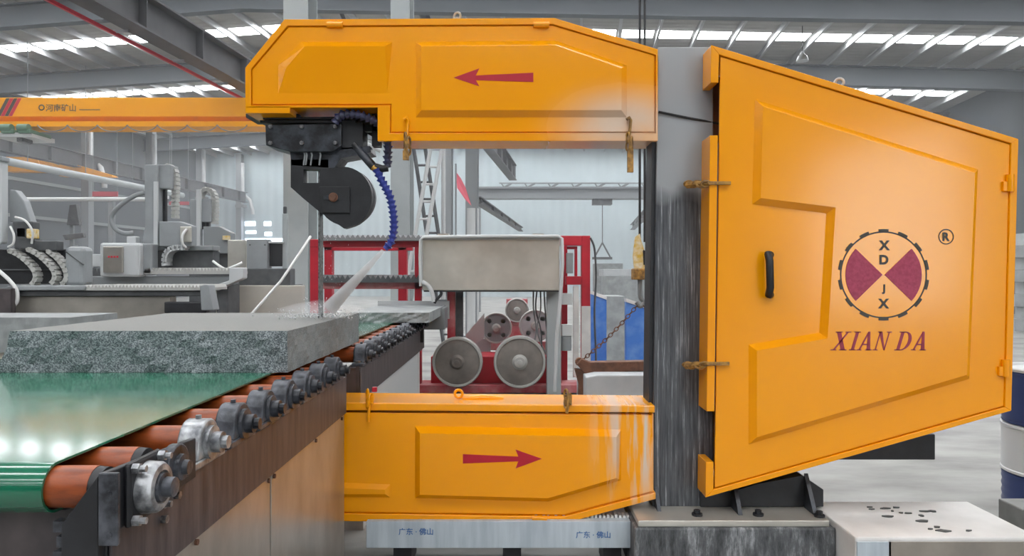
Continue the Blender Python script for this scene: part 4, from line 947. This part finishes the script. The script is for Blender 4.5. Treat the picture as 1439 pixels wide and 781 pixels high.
# ------------------------------------------------------------------ hook block, chains, clamp and racks beyond the column
hk = thing('crane_hook', P(899, 425, 6.5), 'yellow crane hook block on two black cables', 'hook')
for px in (899.5, 906.5): MB().cyl(P(px, 340, 6.5), Vector((P(px, 0, 6.5).x, 6.5, 10.2)), .011, 6).build('cable', 'cable_black', hk)
MB().pprism([(893, 333), (900, 328), (903, 345), (908, 365), (906, 378), (892, 378), (890, 360)], 6.46, 6.49).build('cheek_plate', 'hook_yellow', hk, bevel=.004)
MB().pprism([(895, 340), (903, 340), (909, 362), (906, 378), (892, 378)], 6.53, 6.56).build('cheek_plate', 'hook_yellow', hk, bevel=.004)
g = MB(); c = P(900, 358, 6.495); g.lathe(c, (0, 1, 0), [(0, .05), (.005, .058), (.015, .045), (.025, .058), (.03, .05)], 24); g.build('sheave', 'black_steel', hk, 35)
MB().pbox(891, 377, 908, 393, 6.44, 6.58).build('hook_crosshead', 'rust_latch', hk, bevel=.01); MB().cyl(P(906, 352, 6.47), P(907, 372, 6.47), .02, 10).build('rope_wedge', 'black_rubber', hk, 50)
g = MB(); g.tube(through([(900, 392, 6.5), (900, 408, 6.5), (901, 418, 6.5), (905, 424, 6.5), (900, 430, 6.5), (895, 424, 6.5)]), .022, 8); g.build('hook', 'grey_paint', hk, 60)
def chain(a, b, n, label, sag=.0):
    g = thing('lifting_chain', P(*a, 6.5), label, 'chain'); a, b = P(*a, 6.5), P(*b, 6.5); d = (b-a).normalized(); up = Vector((0, 1, 0))
    for i in range(n):
        c = a.lerp(b, (i+.5)/n) - Vector((0, 0, sag*math.sin(PI*(i+.5)/n))); l = (b-a).length/n
        ax = up if i % 2 else d.cross(up)
        MB().torus(c, ax, l*.42, l*.13, 10, 5, 1.5, tuple(d)).build('link', 'rust', g, 60)
chain((897, 428), (816, 508), 20, 'long rusty chain running from the hook down to the clamp', .03)
chain((903, 428), (928, 452), 6, 'short rusty chain leading from the hook behind the grey column')
cl = thing('slab_clamp', P(860, 556, 6.45), 'rusty steel lifting clamp hanging on the chains over the white stone block', 'clamp')
MB().pprism([(811, 512), (818, 504), (830, 509), (930, 507), (930, 520), (840, 524), (822, 525)], 6.42, 6.54).build('clamp_beam', 'rust', cl, bevel=.008)
MB().pprism([(808, 518), (823, 520), (826, 540), (824, 556), (813, 556), (814, 540)], 6.44, 6.52).build('clamp_jaw', 'rust', cl, bevel=.006)
for px in (875, 884, 893): g = MB(); c = P(px, 514, 6.42); g.cyl(c, c-Vector((0, .006, 0)), .018, 12); g.build('pin_hole_disc', 'rust', cl)  # proud discs added in place of the beam's pin holes
g = MB(); g.torus(P(815, 508, 6.48), (0, 1, 0), .03, .012, 12, 6); g.build('shackle', 'rust', cl, 60)
w_ = MB().pprism([(824, 530), (840, 527), (930, 527), (930, 700), (824, 700)], 6.2, 7.1); tag(w_.build('marble_block', 'stone_white', bevel=.01), 'large white stone block under the rusty clamp', 'stone block')
for o_ in ('marble_block',):
    oo = bpy.data.objects[o_]
    for v_ in oo.data.vertices:
        if v_.co.z + oo.location.z < .1: v_.co.z = -oo.location.z
def rack(pts, Y, label):
    zf = [(P(a, b, Y).x, P(a, b, Y).z) for a, b in pts]; zf = [(x, max(z, 0) if z > .35 else .05) for x, z in zf]
    x0 = min(p[0] for p in zf); x1 = max(p[0] for p in zf)
    g = thing('slab_rack', ((x0+x1)/2, Y, 0), label, 'rack', 'blue slab racks')
    MB().prism(zf, Y, Y+.12).build('blue_panel', 'blue_paint', g, bevel=.008)
    tp = [p for p in zf if p[1] > .4]; tp.sort(); MB().prism([(tp[0][0], tp[0][1]), (tp[-1][0], tp[-1][1]), (tp[-1][0], tp[-1][1]+.05), (tp[0][0], tp[0][1]+.05)], Y-.02, Y+.14).build('top_edge', 'white_dust', g)
    MB().box(x0-.1, x1+.1, Y-.3, Y+.5, 0, .05).build('foot_plate', 'white_dust', g)
rack([(831, 413), (853, 421), (853, 600), (831, 600)], 10.5, 'small blue slab rack beside the red-framed machine')
rack([(880, 424), (935, 442), (935, 600), (880, 600)], 10.0, 'blue slab rack behind the hook chain')
for k, (a, b, c, d, Y, lb, mt) in enumerate(((851, 388, 930, 412, 16, 'grey stone block behind the blue racks', 'far_slab'), (848, 378, 920, 388, 16.6, 'flat pile slab lying on the grey stone block', 'stone_white'), (852, 416, 878, 470, 13, 'pale stone block between the two blue racks', 'far_slab'), (838, 370, 876, 380, 20, 'thin far slab on a pallet below the spreader', 'far_slab'))):
    p, q = P(a, b, Y), P(c, d, Y); z0 = 0 if k != 1 else P(0, 388, 16).z
    tag(MB().box(p.x, q.x, Y, Y+.8, z0, p.z).build('stone_block', mt, bevel=.01), lb, 'stone block')
# brick stack at the right wall
bs_ = thing('block_stack', B(14, 18, 0), 'tall stack of white blocks seen past the cabinet edge', 'block stack')
p = P(1426, 325, 20)
for r_ in range(8):
    for c_ in range(2):
        MB().box(p.x+.62*c_+(.3 if r_ % 2 else 0), p.x+.6+.62*c_+(.3 if r_ % 2 else 0), 20, 20.4, r_*.345, r_*.345+.335).build('block', 'stone_white', bs_)

# ================================================================== GREY STONE ROUTERS ON THE FAR SIDE OF THE CONVEYOR
def part(par, n, a, b, c, d, Y0, Y1, mat='machine_grey', bev=.012):
    Y1 = Y0 + .25*(Y1-Y0) + .02; return MB().pbox(a, b, c, d, Y0, Y1).build(n, mat, par, bevel=bev)
def poly(par, n, pts, Y0, Y1, mat='machine_grey', bev=.01):
    Y1 = Y0 + .25*(Y1-Y0) + .02; return MB().pprism(pts, Y0, Y1).build(n, mat, par, bevel=bev)
def tofloor(par, n, a, b, c, Y0, Y1, mat): 
    p, q = P(a, b, Y0), P(c, b, Y0); return MB().box(p.x, q.x, Y0, Y1, 0, p.z).build(n, mat, par, bevel=.01)
def echain(par, pix, wy, th, mat='chain_grey', step=.055):   # a drag chain of box links
    pts = resample(through(pix), step); g = MB()
    for a, b in zip(pts[:-1], pts[1:]):
        d = (b-a).normalized(); n_ = d.cross(Vector((0, 1, 0))).normalized(); a2 = a + d*step*.06; b2 = a + d*step*.86; W = Vector((0, wy/2, 0)); T = n_*th/2
        vs = [a2-W-T, a2+W-T, a2+W+T, a2-W+T, b2-W-T, b2+W-T, b2+W+T, b2-W+T]
        g.add(vs, [(0, 1, 2, 3), (4, 7, 6, 5), (0, 4, 5, 1), (1, 5, 6, 2), (2, 6, 7, 3), (3, 7, 4, 0)])
        g.cyl(a2-W, a2+W, th*.3, 6)
    return g.build('drag_chain', mat, par)
def hose(par, pix, r, mat='cable_white', n='hose'): return MB().tube(through(pix), r, 8).build(n, mat, par, 60)
# --- router with three drag chains
A = thing('stone_router', P(60, 440, 7.6), 'grey stone router with three drag chains and a rounded housing', 'machine'); A.location.z = 0; ORG[A].z = 0
part(A, 'tower', -40, 224, 2, 342, 7.75, 8.15, 'machine_light', .02); part(A, 'tower_cap', -40, 219, 3, 226, 7.73, 8.17, 'machine_grey')
poly(A, 'sloped_hood', [(14, 266), (22, 267), (34, 282), (44, 312), (14, 312)], 7.95, 8.3, 'machine_grey')
for a, b, c, d, m_ in ((18, 311, 46, 338, 'machine_dark'), (23, 319, 37, 334, 'block_dark'), (37, 321, 44, 335, 'hook_yellow'), (20, 336, 50, 350, 'machine_dark'), (46, 338, 80, 352, 'machine_dark')): part(A, 'carriage', a, b, c, d, 7.85 if m_ != 'hook_yellow' else 7.8, 8.3, m_)
part(A, 'bed', -40, 350, 95, 399, 8.0, 8.7, 'black_steel'); part(A, 'bed_cover', -40, 378, 92, 380, 7.97, 8.0, 'machine_dark', .002)
echain(A, [(16, 352, 7.85), (28, 357, 7.85), (42, 368, 7.85), (52, 380, 7.85), (54, 392, 7.85), (47, 401, 7.85)], .1, .05)
echain(A, [(42, 350, 7.85), (56, 357, 7.85), (70, 369, 7.85), (80, 382, 7.85), (80, 393, 7.85), (73, 401, 7.85)], .1, .05)
echain(A, [(70, 352, 7.9), (82, 361, 7.9), (92, 373, 7.9), (97, 385, 7.9), (96, 394, 7.9), (88, 401, 7.9)], .1, .05)
part(A, 'housing', 90, 346, 118, 403, 7.85, 8.6, 'machine_grey', .05); poly(A, 'seam', [(92, 352), (117, 371), (117, 372.5), (92, 354)], 7.845, 7.86, 'machine_dark', 0)
part(A, 'deck', 10, 401, 120, 408, 7.6, 8.6, 'machine_grey'); zig('bellows', 118, 284, 400, 408, 7.62, 8.3, 34, 'wheel_rim', A)
part(A, 'cross_beam', -40, 408, 286, 416, 7.65, 8.2, 'machine_dark'); part(A, 'lower_beam', -40, 416, 240, 450, 7.7, 8.2, 'side_sheet')
poly(A, 'beam_end', [(281, 402), (286, 400), (293, 400), (300, 436), (283, 436)], 7.58, 8.2, 'machine_grey'); part(A, 'foot', 231, 424, 290, 440, 7.6, 7.9, 'black_steel')
for a in (20, 270): tofloor(A, 'leg', a, 436, a+14, 7.72, 8.1, 'machine_dark')
hose(A, [(15, 318, 7.74), (20, 330, 7.72), (19, 342, 7.72), (12, 347, 7.74)], .012); hose(A, [(22, 305, 7.8), (36, 310, 7.76), (46, 325, 7.76), (45, 342, 7.8)], .012)
hose(A, [(-4, 378, 7.6), (12, 392, 7.58), (24, 408, 7.58), (24, 424, 7.58), (14, 433, 7.6)], .02); tofloor(A, 'post', -10, 405, 16, 7.5, 7.58, 'rail_brown')
# --- tall router
Bm = thing('stone_router', P(220, 440, 9), 'tall grey router with a thick hose loop and a control box', 'machine'); Bm.location.z = 0; ORG[Bm].z = 0
cbx = part(Bm, 'control_box', 140, 341, 196, 389, 9.0, 9.7, 'machine_light', .03); MB().pbox(145, 346, 173, 383, 8.97, 9.0).build('control_panel', 'side_sheet', cbx, bevel=.01)
for k in range(4): MB().pbox(152+4*k, 359.5, 154.5+4*k, 362, 8.965, 8.972).build('indicator', 'conductor_red', cbx)
part(Bm, 'box_side', 196, 342, 214, 386, 9.1, 9.7, 'machine_grey', .02); part(Bm, 'neck', 178, 332, 192, 342, 9.2, 9.5, 'machine_light')
poly(Bm, 'column', [(203, 231), (222, 231), (222, 346), (199, 346), (204, 318)], 9.3, 9.8, 'machine_grey', .01); part(Bm, 'column_edge', 216, 255, 222, 344, 9.27, 9.3, 'machine_light', .004)
part(Bm, 'ram_box', 222, 231, 240, 265, 9.35, 9.8, 'machine_grey'); part(Bm, 'ram_side', 240, 233, 247, 262, 9.5, 9.8, 'machine_grey')
for a in (224, 229): part(Bm, 'slide', a, 264, a+4, 313, 9.45, 9.6, 'black_steel', .003)
poly(Bm, 'spindle_housing', [(224, 311), (252, 311), (270, 317), (270, 346), (224, 346)], 9.25, 9.8, 'machine_grey', .012); part(Bm, 'spindle_motor', 253, 318, 269, 340, 9.2, 9.25, 'stainless')
echain(Bm, [(236, 233, 9.5), (243, 235, 9.5), (247, 243, 9.5), (248, 260, 9.5), (247, 285, 9.5), (247, 312, 9.5)], .12, .06)
hose(Bm, [(203, 271, 9.3), (188, 276, 9.25), (168, 290, 9.22), (157, 305, 9.22), (162, 321, 9.22), (175, 328, 9.25), (188, 327, 9.3)], .03, 'grey_paint')
part(Bm, 'table', 213, 352, 300, 378, 9.4, 10.2, 'machine_dark'); part(Bm, 'table_top', 213, 345, 300, 352, 9.35, 10.2, 'grey_paint'); echain(Bm, [(263, 348, 9.3), (250, 348, 9.3), (239, 353, 9.3), (235, 364, 9.3), (236, 377, 9.3)], .16, .07, 'machine_light')
part(Bm, 'white_plate', 112, 357, 142, 375, 9.5, 9.6, 'machine_light'); zig('bellows', 112, 142, 376, 389, 9.4, 9.7, 6, 'machine_dark', Bm)
zig('bellows', 203, 324, 376, 385, 9.1, 9.7, 26, 'wheel_rim', Bm); part(Bm, 'cross_beam', 112, 388, 326, 400, 9.15, 9.7, 'grey_paint')
poly(Bm, 'beam_bracket', [(322, 376), (342, 376), (342, 391), (300, 409), (298, 402), (322, 394)], 9.05, 9.6, 'machine_light', .012)
for a in (120, 305): tofloor(Bm, 'leg', a, 400, a+16, 9.2, 9.6, 'machine_dark')
hose(Bm, [(263, 322, 9.2), (257, 330, 9.15), (257, 342, 9.15), (262, 348, 9.2)], .018)
hose(Bm, [(300, 367, 9.3), (308, 373, 9.25), (318, 378, 9.25), (330, 374, 9.25), (341, 369, 9.3)], .018)
# --- shorter router behind
Cm = thing('stone_router', P(290, 440, 11), 'shorter grey router with a looped drag chain on its head', 'machine'); Cm.location.z = 0; ORG[Cm].z = 0
part(Cm, 'column', 267, 280, 279, 349, 11, 11.6); part(Cm, 'column_edge', 276, 266, 282, 351, 10.95, 11.1, 'machine_light', .005); part(Cm, 'ram_box', 283, 279, 297, 312, 11, 11.5)
for a in (284, 290): part(Cm, 'slide', a, 311, a+4, 322, 11.1, 11.3, 'black_steel', .003)
poly(Cm, 'spindle_housing', [(286, 318), (308, 318), (325, 327), (325, 356), (286, 356)], 10.95, 11.6, 'grey_paint'); part(Cm, 'clamp_bar', 313, 331, 323, 337, 10.9, 10.96, 'hook_yellow', .004)
echain(Cm, [(281, 285, 11.1), (283, 273, 11.1), (291, 266, 11.1), (299, 269, 11.1), (303, 280, 11.1), (303, 300, 11.1), (302, 318, 11.1)], .14, .07)
part(Cm, 'table', 262, 346, 326, 378, 11.1, 11.8, 'machine_dark'); tofloor(Cm, 'pedestal', 266, 376, 324, 11.15, 11.7, 'machine_dark')
# --- cabinets beside them
D = thing('electrical_cabinet', P(360, 440, 10.2), 'grey electrical cabinets on a dark base beside the routers', 'cabinet'); D.location.z = 0; ORG[D].z = 0
part(D, 'steel_box', 320, 337, 346, 377, 10.3, 10.9, 'stainless'); bx = part(D, 'grey_box', 347, 336, 376, 378, 10.1, 10.8, 'machine_grey', .01)
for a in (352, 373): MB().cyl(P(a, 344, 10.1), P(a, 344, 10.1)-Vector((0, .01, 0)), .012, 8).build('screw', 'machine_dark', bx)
part(D, 'dark_window', 376, 341, 397, 374, 10.2, 10.7, 'black_rubber'); part(D, 'window_frame', 375, 339, 398, 342, 10.15, 10.7, 'machine_light'); part(D, 'post', 397, 300, 404, 378, 10.2, 10.4, 'column_grey'); part(D, 'post_lamp', 398, 290, 403, 300, 10.2, 10.3, 'machine_dark')
part(D, 'base_beam', 336, 377, 408, 402, 10.0, 10.9, 'machine_dark'); tofloor(D, 'base', 338, 400, 406, 10.1, 10.8, 'machine_dark')
tag(tofloor(thing('concrete_wall', P(330, 440, 9.8), 'low beige concrete wall below the electrical cabinets', 'wall'), 'wall_body', 296, 401, 425, 9.8, 9.95, 'concrete_beige'))
# --- far clutter along the side wall
g = thing('suction_arm', P(104, 400, 16), 'dark conical suction hood on a bent arm beyond the routers', 'hood'); g.location.z = 0; ORG[g].z = 0
poly(g, 'hood', [(98, 288), (107, 287), (112, 316), (94, 316)], 16, 16.4, 'machine_dark'); part(g, 'arm', 98, 316, 103, 345, 16.1, 16.3, 'grey_paint'); poly(g, 'tray', [(88, 330), (116, 327), (118, 333), (92, 337)], 16, 16.4, 'machine_dark'); tofloor(g, 'stand', 98, 344, 103, 16.1, 16.3, 'grey_paint')
g = thing('pipe_rail', P(120, 400, 20), 'grey horizontal pipe rail on posts beyond the routers', 'rail'); g.location.z = 0; ORG[g].z = 0
MB().cyl(P(20, 280, 20), P(210, 280, 20), .06, 10).build('pipe', 'pipe_white', g, 40)
for a in (30, 152): tofloor(g, 'post', a, 280, a+7, 20, 20.15, 'grey_paint')
for a, b, c, d, Y, lb in ((130, 269, 166, 276, 34, 'long red banner hung beyond the routers'), (238, 283, 266, 288, 44, 'short red banner between the two router columns')):
    g = thing('banner', P((a+c)/2, d, Y), lb, 'banner'); MB().pbox(a, b, c, d, Y, Y+.04).build('cloth', 'conductor_red', g)
    for q_ in (a+1, c-1): p = P(q_, b+1, Y); MB().box(p.x-.008, p.x+.008, Y, Y+.02, p.z, roof_z(p.x*CT-Y*ST)).build('cord', 'grey_paint', g)
# ------------------------------------------------------------------ stone dust hanging in the hall
m = bpy.data.materials.new('haze_m'); m.use_nodes = True; nt = m.node_tree; nt.nodes.clear(); MT['haze_m'] = m
vsn = nt.nodes.new('ShaderNodeVolumeScatter'); vsn.inputs['Color'].default_value = (.93, .96, 1, 1); vsn.inputs['Density'].default_value = HAZE; vsn.inputs['Anisotropy'].default_value = .0
on = nt.nodes.new('ShaderNodeOutputMaterial'); nt.links.new(vsn.outputs[0], on.inputs['Volume'])
tag(MB(B).box(U0+.1, U1-.1, 6.5, V1-.1, .02, 7.5).build('dust_haze', 'haze_m'), 'pale stone dust haze filling the far hall', 'haze', kind='stuff')
